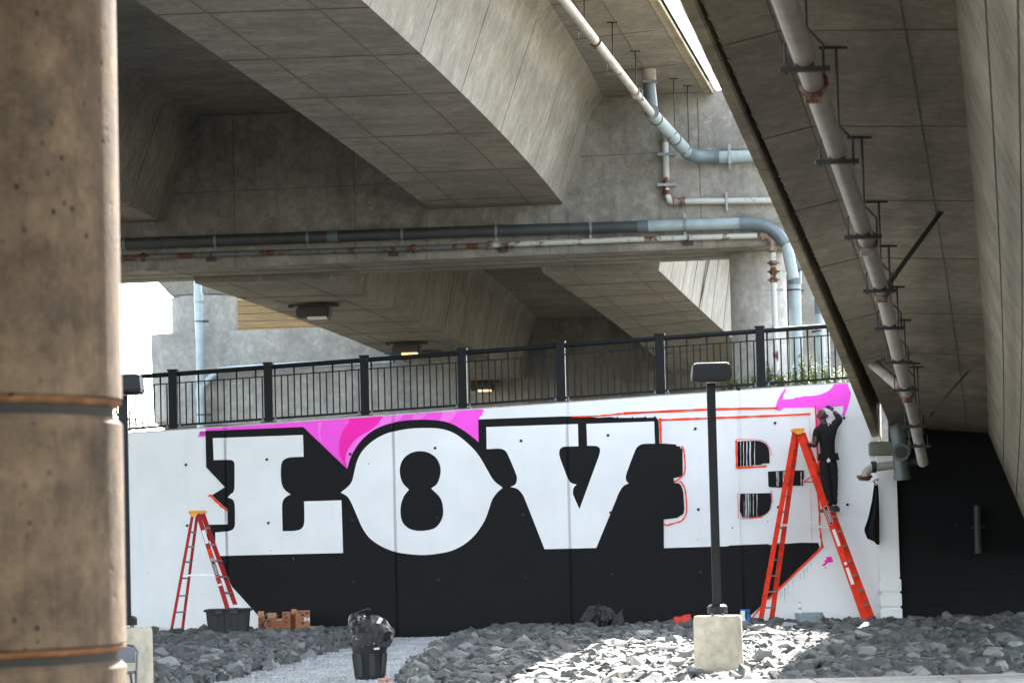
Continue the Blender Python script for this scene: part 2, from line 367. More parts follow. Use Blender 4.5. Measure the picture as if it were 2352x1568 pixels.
for x, y, z, s, rot, k in recs[:300]:
    o = bpy.data.objects.new('rock', rock_mesh[k]); COL.objects.link(o)
    o.matrix_world = Matrix.Translation((x, y, z)) @ rot.to_4x4() @ Matrix.Diagonal((s, s, s, 1))
    lf = x < (lx(y) + rx(y)) / 2; d = (lx(y) - x) if lf else (x - rx(y)); dp = CX + FPX * x / y
    lab = ('grey rock stood on edge along the left border of the gravel path' if lf and d < .45 else 'grey rock in the left rock bed between the lamp base and the path' if lf else
           'grey rock along the right border of the gravel path' if d < .5 else 'grey rock in the shaded bed under the ramp at the far right' if dp > 1800 else
           'grey rock close around the right lamp base' if abs(dp - 1650) < 130 else 'grey rock at the front of the right bed between path and lamp base')
    tag(o, lab, 'rock', lab.replace('grey rock', 'grey rocks'))
vv, ff, off = [], [], 0
for x, y, z, s, rot, k in recs[300:]:
    vs, fs = ROCKS[k]; R3 = np.array(rot); vv.append((vs * s) @ R3.T + np.array((x, y, z))); ff += [tuple(i + off for i in f) for f in fs]; off += len(vs)
# a second layer of smaller stones filling the gaps
for x, y in spots:
    if not base_clear(x, y) or rng.random() < .35: continue
    x += rng.uniform(-.1, .1); y += rng.uniform(-.1, .1)
    if y > WY(x) - .1: continue
    vs, fs = ROCKS[int(rng.integers(0, 16))]; s = rng.uniform(.05, .10)
    R3 = np.array(Matrix.Rotation(rng.uniform(0, 6), 3, 'Z') @ Matrix.Rotation(rng.uniform(-1, 1), 3, 'X'))
    vv.append((vs * s) @ R3.T + np.array((x, y, mound_z(x, y) + rng.uniform(.0, .05)))); ff += [tuple(i + off for i in f) for f in fs]; off += len(vs)
me = bpy.data.meshes.new('riprap'); me.from_pydata(np.concatenate(vv).tolist(), [], ff); me.materials.append(M_rock)
o = bpy.data.objects.new('riprap', me); COL.objects.link(o)
tag(o, 'loose bed of grey broken rock along the foot of the painted wall', 'rocks', kind='stuff')
# gravel chips on the path
cv = np.array([(1, 0, 0), (-1, 0, 0), (0, .8, 0), (0, -.8, 0), (0, 0, .6), (0, 0, -.6)]); cf = [(0, 2, 4), (2, 1, 4), (1, 3, 4), (3, 0, 4)]
vv, ff, off = [], [], 0
for _ in range(15000):
    y = rng.uniform(35.5, 54.6); a, b = lx(y) - .35, rx(y) + .35
    if y < 37: a = -5
    x = rng.uniform(a, b); s = rng.uniform(.010, .026); t = rng.uniform(0, 6.3); c_, s_ = math.cos(t), math.sin(t); tl = rng.normal(0, .4)
    R3 = np.array([[c_, -s_, 0], [s_, c_, 0], [0, 0, 1]]) @ np.array([[1, 0, 0], [0, math.cos(tl), -math.sin(tl)], [0, math.sin(tl), math.cos(tl)]])
    vv.append((cv * s) @ R3.T + np.array((x, y, path_z(y) + s * .25))); ff += [tuple(i + off for i in f) for f in cf]; off += 6
me = bpy.data.meshes.new('gravel'); me.from_pydata(np.concatenate(vv).tolist(), [], ff); me.materials.append(M_stone)
o = bpy.data.objects.new('gravel', me); COL.objects.link(o); tag(o, 'fine pale gravel on the path between the rock beds', 'gravel', kind='stuff')

# ------------------------------------------------------------------ main bridge
BR = thing('concrete_bridge', 'main concrete bridge with box girders, pier cap and wide deck overhead', 'bridge', (0, 57, 0))
def fit(pts, z, deg=2):
    P = [onp(x, y, z) for x, y in pts]; ys = np.array([p.y for p in P]); xs = np.array([p.x for p in P])
    c = np.polyfit(ys, xs, deg); lo, hi = ys.min(), ys.max(); dc = np.polyder(c)
    def g(Y):
        if Y < lo: return float(np.polyval(c, lo) + np.polyval(dc, lo) * (Y - lo))
        if Y > hi: return float(np.polyval(c, hi) + np.polyval(dc, hi) * (Y - hi))
        return float(np.polyval(c, Y))
    return g
ZA, ZS = 8.03, 10.0
aL = fit([(308, 0), (364, 38), (524, 143), (656, 234), (773, 322), (887, 403), (988, 481)], ZA)
aR = fit([(839, 12), (960, 119), (1065, 207), (1143, 300), (1216, 382), (1278, 451), (1304, 477)], ZA)
sE = fit([(1489, 0), (1540, 82), (1593, 168), (1626, 226)], ZS, 1)
def capY(X): return 56.62 - .166 * X
def endY(fx, off=0.0):
    Y = 57.0
    for _ in range(6): Y = capY(fx(Y) + off) + .1
    return Y
def girder(L, R, y0, z, ztop, flare, off=0.0, yl=None, yr=None, n=24, mat=M_conc, seams=(), longs=(), kink=None):
    yl = yl or endY(L, off); yr = yr or endY(R, off); rings = []
    for t in np.linspace(0, 1, n):
        a, b = y0 + (yl - y0) * t, y0 + (yr - y0) * t
        p, q = V((L(a) + off, a, z)), V((R(b) + off, b, z)); d = (q - p).normalized()
        hz = V((0, 0, .36))
        tp, tq = p - d * flare + V((0, 0, ztop - z)), q + d * flare + V((0, 0, ztop - z))
        h = .86
        rings.append([p + (tp - p) * 1, p, q, q + (tq - q) * h, tq + d * .12])
    g = MB().loft(rings).build('girder', mat, BR)
    for Ym in seams:                            # fins left by the formwork joints, round the soffit and up the right side
        t = (Ym - y0) / (0.5 * (yl + yr) - y0); a, b = y0 + (yl - y0) * t, y0 + (yr - y0) * t
        p, q = V((L(a) + off, a, z)), V((R(b) + off, b, z)); d = (q - p).normalized(); u = V((-d.y, d.x, 0)) * .014
        tq = q + d * flare * .86 + V((0, 0, (ztop - z) * .86)); nr = V((d.x * .95, d.y * .95, -.3))
        m = MB().box((p + q) / 2 + V((0, 0, -.003)), ((q - p).length, .026, .012), (d, V((-d.y, d.x, 0)), V((0, 0, 1))))
        m.beam(q, tq, .02, .010, V((-d.y, d.x, 0))); m.build('form_seam', M_seam, g)
    for fr in longs:
        m = MB(); pts = []
        for t in np.linspace(0, 1, 14):
            a = y0 + (yl - y0) * t; p, q = V((L(a) + off, a, z)), V((R(a) + off, a, z)); pts.append(p.lerp(q, fr))
        for i in range(13): m.beam(pts[i] - V((0, 0, .002)), pts[i + 1] - V((0, 0, .002)), .022, .010, V((1, 0, 0)))
        m.build('form_seam', M_seam, g)
    return g
SEAMS = (31.6, 35.4, 38.85, 42.3, 46.5, 51.05, 55.2)
girder(aL, aR, 24, ZA, ZS, .69, seams=SEAMS, longs=(.24, .76))
girder(aL, aR, 24, ZA, ZS, .69, off=-7.75, seams=SEAMS, longs=(.24, .76))
# deck slab with its edge kerb and parapet
ys = np.linspace(24, 57.6, 20); m = MB(); rings = []
for Y in ys: rings.append([V((aL(Y) - 30, Y, ZS)), V((sE(Y) - .002, Y, ZS)), V((sE(Y) - .002, Y, ZS + .3)), V((aL(Y) - 30, Y, ZS + .3))])
slab = m.loft(rings).build('deck_slab', M_conc, BR)
for Ym in (36, 39.5, 43, 46.5, 49.8, 53.4):
    a, b = V((aR(Ym) + .85, Ym, ZS - .003)), V((sE(Ym - .7) - .24, Ym - .7, ZS - .003)); MB().beam(a, b, .022, .01, V((0, 1, 0))).build('form_seam', M_seam, slab)
for fr in (.28, .62):
    m = MB(); pts = [V((aR(Y) + .85, Y, ZS - .003)).lerp(V((sE(Y) - .24, Y, ZS - .003)), fr) for Y in np.linspace(38, 57, 9)]
    for i in range(8): m.beam(pts[i], pts[i + 1], .02, .01, V((1, 0, 0)))
    m.build('form_seam', M_seam, slab)
edge = MB().loft([[V((sE(Y), Y, ZS - .02)), V((sE(Y) + .13, Y, ZS - .02)), V((sE(Y) + .135, Y, ZS - .05)), V((sE(Y) + .17, Y, ZS - .05)), V((sE(Y) + .17, Y, ZS + .29)), V((sE(Y), Y, ZS + .29))] for Y in np.linspace(24, 57.0, 18)]).build('slab_edge', M_lip, BR)
par = MB().loft([[V((sE(Y), Y, ZS + .3)), V((sE(Y) + .15, Y, ZS + .3)), V((sE(Y) + .15, Y, ZS + 1.5)), V((sE(Y), Y, ZS + 1.5))] for Y in np.linspace(24, 57.0, 18)]).build('parapet', M_parw, BR)
for i in range(20):
    y0, y1 = 28.75 + i * 1.45, 33.1 + i * 1.45 + 1.425
    if y1 > 57: break
    for z0, z1 in ((ZS + .02, ZS + .44), (ZS + .46, ZS + 1.5)):
        a, b = V((sE(y0) + .18, y0, 0)), V((sE(y1) + .18, y1, 0)); n_ = V((.985, -.15, 0)) * .03
        MB().hexa([V((q.x, q.y, zz)) for zz in (z0, z1) for q in (a - n_, a + n_, b + n_, b - n_)]).build('facing_panel', M_parw, par)
# pier cap
CB, CT = 7.1, 10.0
def capbox(x0, x1, z0, z1, t, fwd=0.0): return [V((x, capY(x) + d - fwd, z)) for z in (z0, z1) for x, d in ((x0, 0), (x1, 0), (x1, t), (x0, t))]
cap = MB().hexa(capbox(-16, 5.25, CB, CT + .02, 2.55)).build('pier_cap', M_capc, BR, bevel=.03)
def capseam(p, q): MB().beam(p, q, .016, .008, V((0, 0, 1)) if abs(p.z - q.z) < .2 else V((1, -.166, 0))).build('form_seam', M_seam, cap)
for a, b in (((-12, 8.55), (-1.2, 8.55)), ((1.35, 8.9), (5.2, 8.9)), ((-12, 7.5), (5.2, 7.5))):
    capseam(V((a[0], capY(a[0]) - .002, a[1])), V((b[0], capY(b[0]) - .002, b[1])))
for X in (-5.2, -2.9, -1.55, .75, 1.1, 3.55): capseam(V((X, capY(X) - .002, 7.12)), V((X, capY(X) - .002, 7.9 if X < 3 and X > -2 else 9.9)))
for fr in (.35, .7):
    a, b = V((-12, capY(-12) + 2.55 * fr, CB - .003)), V((5.2, capY(5.2) + 2.55 * fr, CB - .003)); MB().beam(a, b, .02, .01, V((0, 1, 0))).build('form_seam', M_seam, cap)
for X in (-6.4, -3.3, -1.9, .9, 3.3, 4.4):
    MB().beam(V((X, capY(X) + .02, CB - .004)), V((X + .4, capY(X) + 2.5, CB - .004)), .02, .01, V((1, 0, 0))).build('form_seam', M_seam, cap)
# pale four-petal survey mark sprayed on the cap
xm = oncross(375, 612, 56.6, -.166); m = MB()
for sx in (-1, 1):
    for sz in (-1, 1):
        c = V((xm.x + sx * .05, capY(xm.x + sx * .05) - .006, xm.z + sz * .055)); m.box(c, (.055, .004, .075), (V((1, -.166, 0)), V((.166, 1, 0)), V((sx * .5, 0, sz))))
m.build('survey_mark', M_pale, cap)
# pier column under the right end of the cap
c1 = at(1744, 700, 57.4)
col = MB().lathe([(.535, -.4), (.535, 4.15), (.525, 4.16), (.525, 4.19), (.535, 4.2), (.535, 6.7), (.525, 6.71), (.525, 6.74), (.535, 6.75), (.535, CB - .0)], (c1.x, 57.5, 0), 40).build('pier_column', M_pier, BR, smooth=True)
c2 = at(1868, 700, 58.6)
MB().lathe([(.34, -.4), (.34, 7.9)], (c2.x, 59.0, 0), 32).build('pier_column', M_pier, BR, smooth=True)
MB().box((c2.x + .1, 59.0, 8.0), (1.6, 1.0, .55)).build('pier_capital', M_pier, BR, bevel=.03)
# the next span beyond the cap
ZB, ZBT = 6.98, 8.9
bL = fit([(546, 683), (750, 759), (889, 814), (925, 828), (1049, 896)], ZB); bR = fit([(741, 636), (931, 722), (1080, 795), (1186, 862), (1218, 886)], ZB)
cL = fit([(1229, 616), (1292, 653), (1357, 705), (1398, 736), (1449, 771), (1509, 819), (1558, 876)], ZB)
cR = fit([(1494, 602), (1538, 645), (1592, 696), (1644, 742), (1679, 775)], ZB)
gB = girder(bL, bR, 59.35, ZB, ZBT, .40, yl=103, yr=103, seams=(63, 67, 70.8, 74.2, 78, 83, 90), longs=(.24, .76))
gC = girder(cL, cR, 59.0, ZB, ZBT + .6, .62, yl=120, yr=110, seams=(61.8, 64.8, 67.5, 70.5, 73.8, 78, 84, 92), longs=(.24, .76))
for g, fL, fR, Yb in ((gB, bL, bR, 74.9), (gC, cL, cR, 69.0)):   # pale construction joint round each girder
    q = V((fR(Yb), Yb, ZB)); p = V((fL(Yb), Yb, ZB)); d = (q - p).normalized(); fl, ht = (.40, 1.92) if g is gB else (.62, 2.5)
    MB().beam(p, q, .28, .014, V((0, 1, 0))).beam(q, q + d * fl * .86 + V((0, 0, ht * .86)), .22, .014, V((0, 1, 0))).build('closure_joint', M_pale, g)
MB().loft([[V((bL(Y) - .4, Y, ZBT)), V((cR(Y) + 1.3, Y, ZBT)), V((cR(Y) + 1.3, Y, ZBT + .9)), V((bL(Y) - .4, Y, ZBT + .9))] for Y in np.linspace(59.2, 110, 14)]).build('deck_slab', M_conc, BR)
MB().hexa([V((x, 97 - .166 * x + d, z)) for z in (2, ZBT + .01) for x, d in ((-2.6, 0), (14, 0), (14, 2.5), (-2.6, 2.5))]).build('pier_cap', M_capc, BR)
# access hatches in the girder soffits
for px, py, g in ((985, 806, gB), (1580, 776, gC)):
    p = onp(px, py, ZB - .01); MB().lathe([(.36, -.012), (.36, .0)], p, 24).build('access_hatch', M_gap, g)

# ------------------------------------------------------------------ ramp bridge on the right
RP = thing('ramp_bridge', 'narrow concrete ramp bridge sloping down to the painted wall on the right', 'bridge', (5, 40, 0))
RS = -.0697
def zr(Y): return 5.6 + RS * (Y - 22)
def rfit(pts, dz, deg=2):
    P = [onp(x, y, 5.6 + dz, 22, RS) for x, y in pts]; ys = np.array([p.y for p in P]); c = np.polyfit(ys, [p.x for p in P], deg); dc = np.polyder(c); lo, hi = ys.min(), ys.max()
    def g(Y):
        q = min(max(Y, lo), hi); return float(np.polyval(c, q) + np.polyval(dc, q) * (Y - q))
    return g
LIP = .0
rO = rfit([(1555, 0), (1645, 180), (1718, 340), (1790, 500), (1814, 567), (1940, 850), (2012, 1030)], LIP)
rI = rfit([(1600, 0), (1649, 130), (1844, 567), (1960, 850), (2030, 1020)], LIP, 2)
rD = rfit([(1649, 100), (1872, 567), (1985, 850)], .02, 1)
rW = rfit([(2190, 0), (2201, 52), (2209, 149), (2229, 346), (2245, 523), (2260, 800), (2270, 1000)], 0)
YS = np.linspace(16.2, 53.2, 30)
def crx(Y): return rD(Y) + .24 * (rW(Y) - rD(Y))
sof = MB().loft([[V((rD(Y), Y, zr(Y) + .02)), V((crx(Y), Y, zr(Y) + .10)), V((rW(Y), Y, zr(Y))), V((rW(Y) + .1, Y, zr(Y) + .7)), V((rD(Y), Y, zr(Y) + .7))] for Y in YS]).build('deck_slab', M_ramp, RP)
MB().loft([[V((rW(Y), Y, zr(Y) - .001)), V((rW(Y) + .8, Y, zr(Y) - 2.1)), V((rW(Y) + 3.6, Y, zr(Y) - 2.1)), V((rW(Y) + 4.4, Y, zr(Y))), V((rW(Y) + 4.4, Y, zr(Y) + .5)), V((rW(Y), Y, zr(Y) + .5))] for Y in YS]).build('girder', M_ramp, RP)
MB().loft([[V((rW(Y) + 4.4, Y, zr(Y) + .1)), V((rW(Y) + 7, Y, zr(Y) + .15)), V((rW(Y) + 7, Y, zr(Y) + 1.4)), V((rW(Y) + 4.4, Y, zr(Y) + 1.4))] for Y in YS]).build('deck_slab', M_ramp, RP)
# edge beam segments hanging below the slab, with open joints
for i in range(15):
    y0, y1 = 15.8 + i * 2.52, 15.8 + i * 2.52 + 2.495
    rings = [[V((rO(Y), Y, zr(Y) + LIP)), V((rI(Y), Y, zr(Y) + LIP)), V((rI(Y), Y, zr(Y) + 1.2)), V((rO(Y), Y, zr(Y) + 1.2))] for Y in np.linspace(y0, y1, 4)]
    e = MB().loft(rings).build('edge_beam', M_lip, RP, bevel=.012)
MB().loft([[V((rI(Y) - .02, Y, zr(Y) + .6)), V((rD(Y) + .02, Y, zr(Y) + .6)), V((rD(Y) + .02, Y, zr(Y) + .65)), V((rI(Y) - .02, Y, zr(Y) + .65))] for Y in YS]).build('drip_groove', M_gap, RP)
# ragged mortar line along the groove
m = MB(); Y = 16.0
while Y < 52:
    s = rng.uniform(.02, .12); m.box((rD(Y) - rng.uniform(-.004, .004), Y, zr(Y) + .02), (rng.uniform(.008, .022), s * 2, .008), (V((1, rng.normal(0, .5), 0)), V((.16, 1, 0)), V((0, 0, 1)))); Y += s * 2 + rng.uniform(.02, .3)
tag(m.build('mortar_crust', M_ramp, RP), kind='stuff')
for px, py in ((1786, 109), (1863, 322), (1923, 487), (1965, 616), (1995, 740), (2020, 830), (1700, -140)):
    p = onp(px, py, 5.6, 22, RS); Y = p.y
    MB().beam(V((rD(Y), Y, zr(Y) + .018)), V((crx(Y), Y - .12, zr(Y) + .106)), .018, .008, V((0, 1, 0))).beam(V((crx(Y), Y - .12, zr(Y) + .106)), V((rW(Y - .45), Y - .45, zr(Y - .45) - .003)), .018, .008, V((0, 1, 0))).build('form_seam', M_seam, sof)
for fr, dz in ((.24, .10), (.78, .03)):
    m = MB(); pts = [V((rD(Y) + fr * (rW(Y) - rD(Y)), Y, zr(Y) + dz - .002)) for Y in np.linspace(15, 53, 18)]
    for i in range(17): m.beam(pts[i], pts[i + 1], .014, .008, V((1, 0, 0)))
    m.build('form_seam', M_seam, sof)
m = MB()
for fr in (.3, .55):
    pts = [V((rW(Y) + .8 * fr - .004, Y, zr(Y) - 2.1 * fr)) for Y in np.linspace(15, 53, 14)]
    for i in range(13): m.beam(pts[i], pts[i + 1], .012, .012, V((1, 0, 0)))
m.build('form_seam', M_seam, RP)

# ------------------------------------------------------------------ abutment at the foot of the ramp
AB = thing('bridge_abutment', 'black painted abutment wall under the ramp with a white corner pillar', 'abutment', (8, 53, 0))
pl, pr_ = at(2019, 1250, 52.6).x, at(2065, 1250, 52.6).x
def ayz(y, Y=52.6): return at(2040, y, Y).z
pil = MB().box(((pl + pr_) / 2, 52.95, (ayz(1046) + ayz(1326)) / 2), (pr_ - pl, .7, ayz(1046) - ayz(1326))).build('pillar', P_white, AB, bevel=.008)
MB().box(((pl + pr_) / 2, 52.99, 1.0), (pr_ - pl - .02, .7, 2.2)).build('pillar_core', P_white, AB)
for y0, y1 in ((1328, 1359), (1361, 1393), (1395, 1460)):
    MB().box(((pl + pr_) / 2, 52.93, (ayz(y0) + ayz(y1)) / 2), (pr_ - pl + .03, .73, ayz(y0) - ayz(y1) - .012)).build('pillar_block', P_white, AB, bevel=.015)
MB().box((pr_ + 4.0, 53.2, 1.7), (8.0, .8, 4.2)).build('black_wall', P_void, AB)
for y0, y1 in ((1328, 1359), (1361, 1393), (1395, 1460)):
    MB().box((pr_ + 4.0, 53.15, (ayz(y0) + ayz(y1)) / 2), (7.96, .76, ayz(y0) - ayz(y1) - .02)).build('black_wall_course', P_void, AB, bevel=.01)
MB().box(((pl + pr_) / 2 + .1, 53.0, (ayz(1012) + ayz(1045)) / 2), (.7, .6, ayz(1012) - ayz(1045) - .01)).build('bearing_block', M_conc, AB, bevel=.02)
pq = at(2105, 985, 52.4); MB().hexa([V((pq.x + a, 52.5 + b, pq.z + c)) for c in (-.12, .35) for a, b in ((-.35, 0), (.15, 0), (.15, .5), (-.35 , .5))]).build('corbel', M_ramp, AB, bevel=.03)
MB().tube([at(2245, 1160, 52.6), at(2247, 1270, 52.6)], .065, 12).tube([at(2246, 1210, 52.6) + V((-.12, 0, 0)), at(2246, 1210, 52.6) + V((.12, 0, 0))], .02, 8).build('wall_pipe', M_wallpipe, AB)

# ------------------------------------------------------------------ mural wall
MW = thing('mural_wall', 'white retaining wall with a half finished LOVE mural in black, white and pink', 'wall', (0, 54, 0))
_wt = [onwall(x, y) for x, y in ((300, 995), (905, 953), (1305, 925), (1710, 895), (1940, 880))]
_wc = np.polyfit([p.x for p in _wt], [p.z for p in _wt], 1)
def wtop(X): return float(np.polyval(_wc, X))
JX = [onwall(x, 1150).x for x in (520, 907, 1307, 1703)]
NW = V((WK, -1, 0)).normalized()              # towards the camera
def WP(X, z, out=0.0): return V((X, WY(X), z)) + NW * out
def wallbox(x0, x1, z0, out, back): return [WP(x, zz if zz is not None else wtop(x), o) for zz in (z0, None) for x, o in ((x0, out), (x1, out), (x1, -back), (x0, -back))]
JW = .036
bounds = [-14] + [v for j in JX for v in (j - JW, j + JW)] + [pl + .1]
ranges = []
for i in range(len(bounds) - 1):
    x0, x1 = bounds[i], bounds[i + 1]; isj = i % 2 == 1
    ranges.append((x0, x1, -.03 if isj else 0.0))
    if isj: MB().hexa(wallbox(x0 - .001, x1 + .001, -.4, -.033, .40)).build('wall_joint', P_white, MW)
    else: MB().hexa(wallbox(x0, x1, -.4, 0, .42)).build('wall_panel', P_white, MW)
# bare concrete on the very top
for i in range(0, len(bounds) - 1, 2):
    x0, x1 = bounds[i], bounds[i + 1]
    MB().hexa([WP(x, wtop(x) + dz, o) for dz in (.001, .022) for x, o in ((x0, -.02), (x1, -.02), (x1, -.43), (x0, -.43))]).build('wall_coping', M_wallc, MW)
MB().hexa([V((x, WY(x) + d, z)) for z in (-.3, 3.6) for x, d in ((-14, .5), (pl, .5), (pl, 30), (-14, 30))]).build('earth_fill', M_dirt, MW)

def smooth_poly(pts, n=7, closed=True):
    P = [np.array(p[:2], float) for p in pts]; sm = [len(p) > 2 for p in pts]; N = len(P); out = []
    for i in range(N if closed else N - 1):
        a, b = P[i], P[(i + 1) % N]; sa, sb = sm[i], sm[(i + 1) % N]
        if not (sa or sb): out.append(a); continue
        ta = (P[(i + 1) % N] - P[i - 1]) / 2 if sa else (b - a); tb = (P[(i + 2) % N] - a) / 2 if sb else (b - a)
        L = np.linalg.norm(b - a)
        for t_, on in ((ta, sa), (tb, sb)):
            k = np.linalg.norm(t_)
            if on and k > 0: t_ *= min(1.0, 1.25 * L / k)
        for k in range(n):
            t = k / n; h1 = 2 * t**3 - 3 * t**2 + 1; h2 = t**3 - 2 * t**2 + t; h3 = -2 * t**3 + 3 * t**2; h4 = t**3 - t**2
            out.append(h1 * a + h2 * ta + h3 * b + h4 * tb)
    if not closed: out.append(P[-1])
    return out
def clip(poly, f):
    out = []; N = len(poly)
    for i in range(N):
        a, b = poly[i], poly[(i + 1) % N]; fa, fb = f(a), f(b)
        if fa >= 0: out.append(a)
        if (fa >= 0) != (fb >= 0): t = fa / (fa - fb); out.append(a + (b - a) * t)
    return out
def crop(x0, y0, s): return lambda p: ((x0 + p[0] * s) * .57422, (y0 + p[1] * s) * .57422) + tuple(p[2:])
cL1 = crop(400, 1500, .6377); c2x = crop(1300, 1600, .6378); c3x = crop(2500, 1500, .6377); cLL = crop(780, 1600, .4145); cVV = crop(1600, 1600, .4677); cMM = crop(3000, 1500, .4464)
LAYER = .0035
def sheet_from_px(name, mat, layer, pts, label=None, n=7, smooth=True, parent=None):
    D = smooth_poly(pts, n) if smooth else [np.array(p[:2], float) for p in pts]
    W = []
    for d in D: q = onwall(d[0], d[1]); W.append(np.array((q.x, q.z)))
    W = clip(W, lambda p: wtop(p[0]) - .004 - p[1]); m = MB()
    for x0, x1, dep in ranges:
        if dep == 0: x0, x1 = x0 - .012, x1 + .012
        q = clip(clip(W, lambda p: p[0] - x0), lambda p: x1 - p[0])
        q2 = [q[i] for i in range(len(q)) if np.linalg.norm(q[i] - q[i - 1]) > 1e-4]
        if len(q2) < 3: continue
        m.add([WP(p[0], p[1], layer * LAYER + dep) for p in q2], [tuple(range(len(q2)))])
    if not m.v: return None
    ob = m.build(name, mat, parent or MW)
    if label: ob['label'] = label
    return ob
def L_(*ps): return [cLL(p) for p in ps]
def O_(*ps): return [c2x(p) for p in ps]
def E_(*ps): return [c3x(p) for p in ps]
def T_(*ps): return [cVV(p) for p in ps]
def K_(*ps): return [cMM(p) for p in ps]
# pink flourishes
sheet_from_px('pink_paint', P_pink, 1, L_((104, 300), (104, 268), (900, 200)) + O_((700, 60), (975, 40), (1000, 72), (985, 78), (990, 92), (972, 100), (966, 122), (964, 264), (800, 215), (600, 160), (400, 180), (250, 290), (140, 432)) + L_((1045, 310), (110, 330)), 'pink field above the letters L and O')
sheet_from_px('pink_paint', P_lpink, 2, O_((140, 432), (128, 370, 1), (145, 310, 1), (200, 240, 1), (280, 190, 1), (330, 150, 1), (372, 90), (500, 80), (470, 120, 1), (430, 150, 1), (300, 240, 1), (200, 330)), 'paler pink sweep beside the O')
sheet_from_px('pink_paint', P_lpink, 2, O_((560, 90), (640, 85), (600, 118, 1), (560, 130), (540, 128)))
sheet_from_px('pink_paint', P_lpink, 2, O_((740, 70), (800, 66), (830, 75), (790, 130, 1), (760, 140), (720, 130)))
sheet_from_px('magenta_paint', P_mag, 3, O_((150, 100), (150, 140, 1), (112, 195, 1), (90, 280, 1), (100, 360, 1), (140, 432), (128, 370, 1), (145, 310, 1), (200, 240, 1), (280, 190, 1), (330, 150, 1), (372, 90)), 'deep magenta swoosh pointing down between L and O')
sheet_from_px('pink_paint', P_lpink, 2, L_((1195, 215), (1225, 213), (1208, 300, 1), (1222, 400), (1205, 390), (1192, 300, 1)))
# soft overspray left of the L
for i in range(4): sheet_from_px('pink_paint', [P_lpink, P_pink][i % 2], 1, L_((60 - 8 * i, 300), (103, 298), (103, 350 - 12 * i), (70 - 5 * i, 355 - 10 * i, 1), (30 + 8 * i, 350 - 14 * i, 1)))
# black field
BLK = (L_((103, 296), (1045, 258), (1470, 663)) + O_((160, 365, 1), (190, 305, 1), (240, 240, 1), (310, 185, 1), (400, 148, 1), (500, 128, 1), (610, 122, 1), (720, 128, 1), (800, 150, 1), (870, 190, 1), (930, 235, 1), (965, 265), (963, 120))
       + T_((1390, 138), (1500, 138), (1620, 142), (1700, 150), (1800, 142), (1850, 150), (1862, 138), (1868, 150), (1980, 150), (1990, 140), (1996, 150), (2090, 146), (2100, 134), (2108, 150), (2170, 148), (2180, 134), (2210, 170), (2216, 260), (2218, 368))
       + E_((320, 433), (322, 444), (345, 445), (347, 458), (360, 460), (363, 590), (356, 630, 1), (305, 645), (310, 674), (345, 682, 1), (363, 722, 1), (368, 760), (372, 836), (368, 868), (342, 884), (326, 894), (243, 904), (245, 1083), (540, 1074), (640, 1072), (660, 1066), (740, 1063), (900, 1057), (905, 1063), (1000, 1056), (1100, 1049), (1212, 1050), (1222, 1078), (1180, 1130), (1090, 1215), (1000, 1305), (910, 1392), (860, 1438), (790, 1503), (760, 1560), (400, 1720))
       + [cL1((1200, 1700)), cL1((1090, 1610)), cL1((945, 1452)), cL1((830, 1325)), cL1((760, 1180)), cL1((722, 1060))] + L_((120, 1340), (112, 1200), (314, 1196), (312, 1050), (165, 915), (290, 838), (110, 646)))
sheet_from_px('black_paint', P_black, 4, BLK, 'black outline and drop shadow behind the letters', n=5)
# white letters
sheet_from_px('white_letter', P_letter, 5, L_((174, 366), (1044, 335), (1050, 545), (920, 551, 1), (862, 572, 1), (836, 615, 1), (830, 700, 1), (838, 800, 1), (868, 862, 1), (925, 908), (880, 932, 1), (850, 972, 1), (842, 1040, 1), (848, 1262), (975, 1257, 1), (1035, 1232, 1), (1057, 1170, 1), (1055, 975), (1415, 964), (1431, 1472), (350, 1497), (200, 1503), (198, 1274), (330, 1262), (366, 1246, 1), (386, 1210, 1), (388, 1160, 1), (386, 1020, 1), (374, 968, 1), (345, 946, 1), (318, 938), (345, 906, 1), (372, 885, 1), (383, 840, 1), (384, 640, 1), (379, 598, 1), (358, 578, 1), (325, 574), (182, 577)), 'white letter L')
sheet_from_px('white_letter', P_letter, 5, O_((100, 578), (140, 546, 1), (170, 508, 1), (187, 440, 1), (205, 375, 1), (240, 312, 1), (300, 256, 1), (370, 216, 1), (440, 194, 1), (540, 178, 1), (650, 174, 1), (740, 182, 1), (820, 212, 1), (890, 265, 1), (950, 326, 1), (990, 385, 1), (1022, 442, 1), (1060, 503, 1), (1115, 548), (1080, 580, 1), (1050, 622, 1), (1030, 680, 1), (1000, 758, 1), (940, 845, 1), (870, 905, 1), (790, 944, 1), (700, 962, 1), (620, 969, 1), (540, 965, 1), (440, 949, 1), (350, 912, 1), (280, 862, 1), (235, 798, 1), (200, 720, 1), (165, 640, 1), (140, 602, 1)), 'white letter O')
sheet_from_px('white_letter', P_letter, 5, O_((1012, 168), (1587, 149), (1590, 288), (1496, 291), (1474, 308, 1), (1470, 340, 1), (1478, 370), (1512, 462), (1526, 498, 1), (1548, 519, 1), (1580, 528), (1562, 545, 1), (1555, 578, 1), (1562, 604, 1), (1597, 682), (1718, 352), (1726, 318, 1), (1720, 296, 1), (1700, 286), (1645, 285), (1640, 148), (2065, 133), (2070, 272), (1992, 275, 1), (1957, 296, 1), (1938, 335, 1), (1890, 465, 1), (1889, 500, 1), (1905, 520), (1870, 540, 1), (1843, 582, 1), (1828, 620), (1702, 925), (1378, 933), (1262, 638), (1240, 590, 1), (1208, 556, 1), (1165, 543), (1195, 526, 1), (1205, 492, 1), (1198, 460, 1), (1152, 350, 1), (1132, 317, 1), (1098, 304, 1), (1015, 306)), 'white letter V')
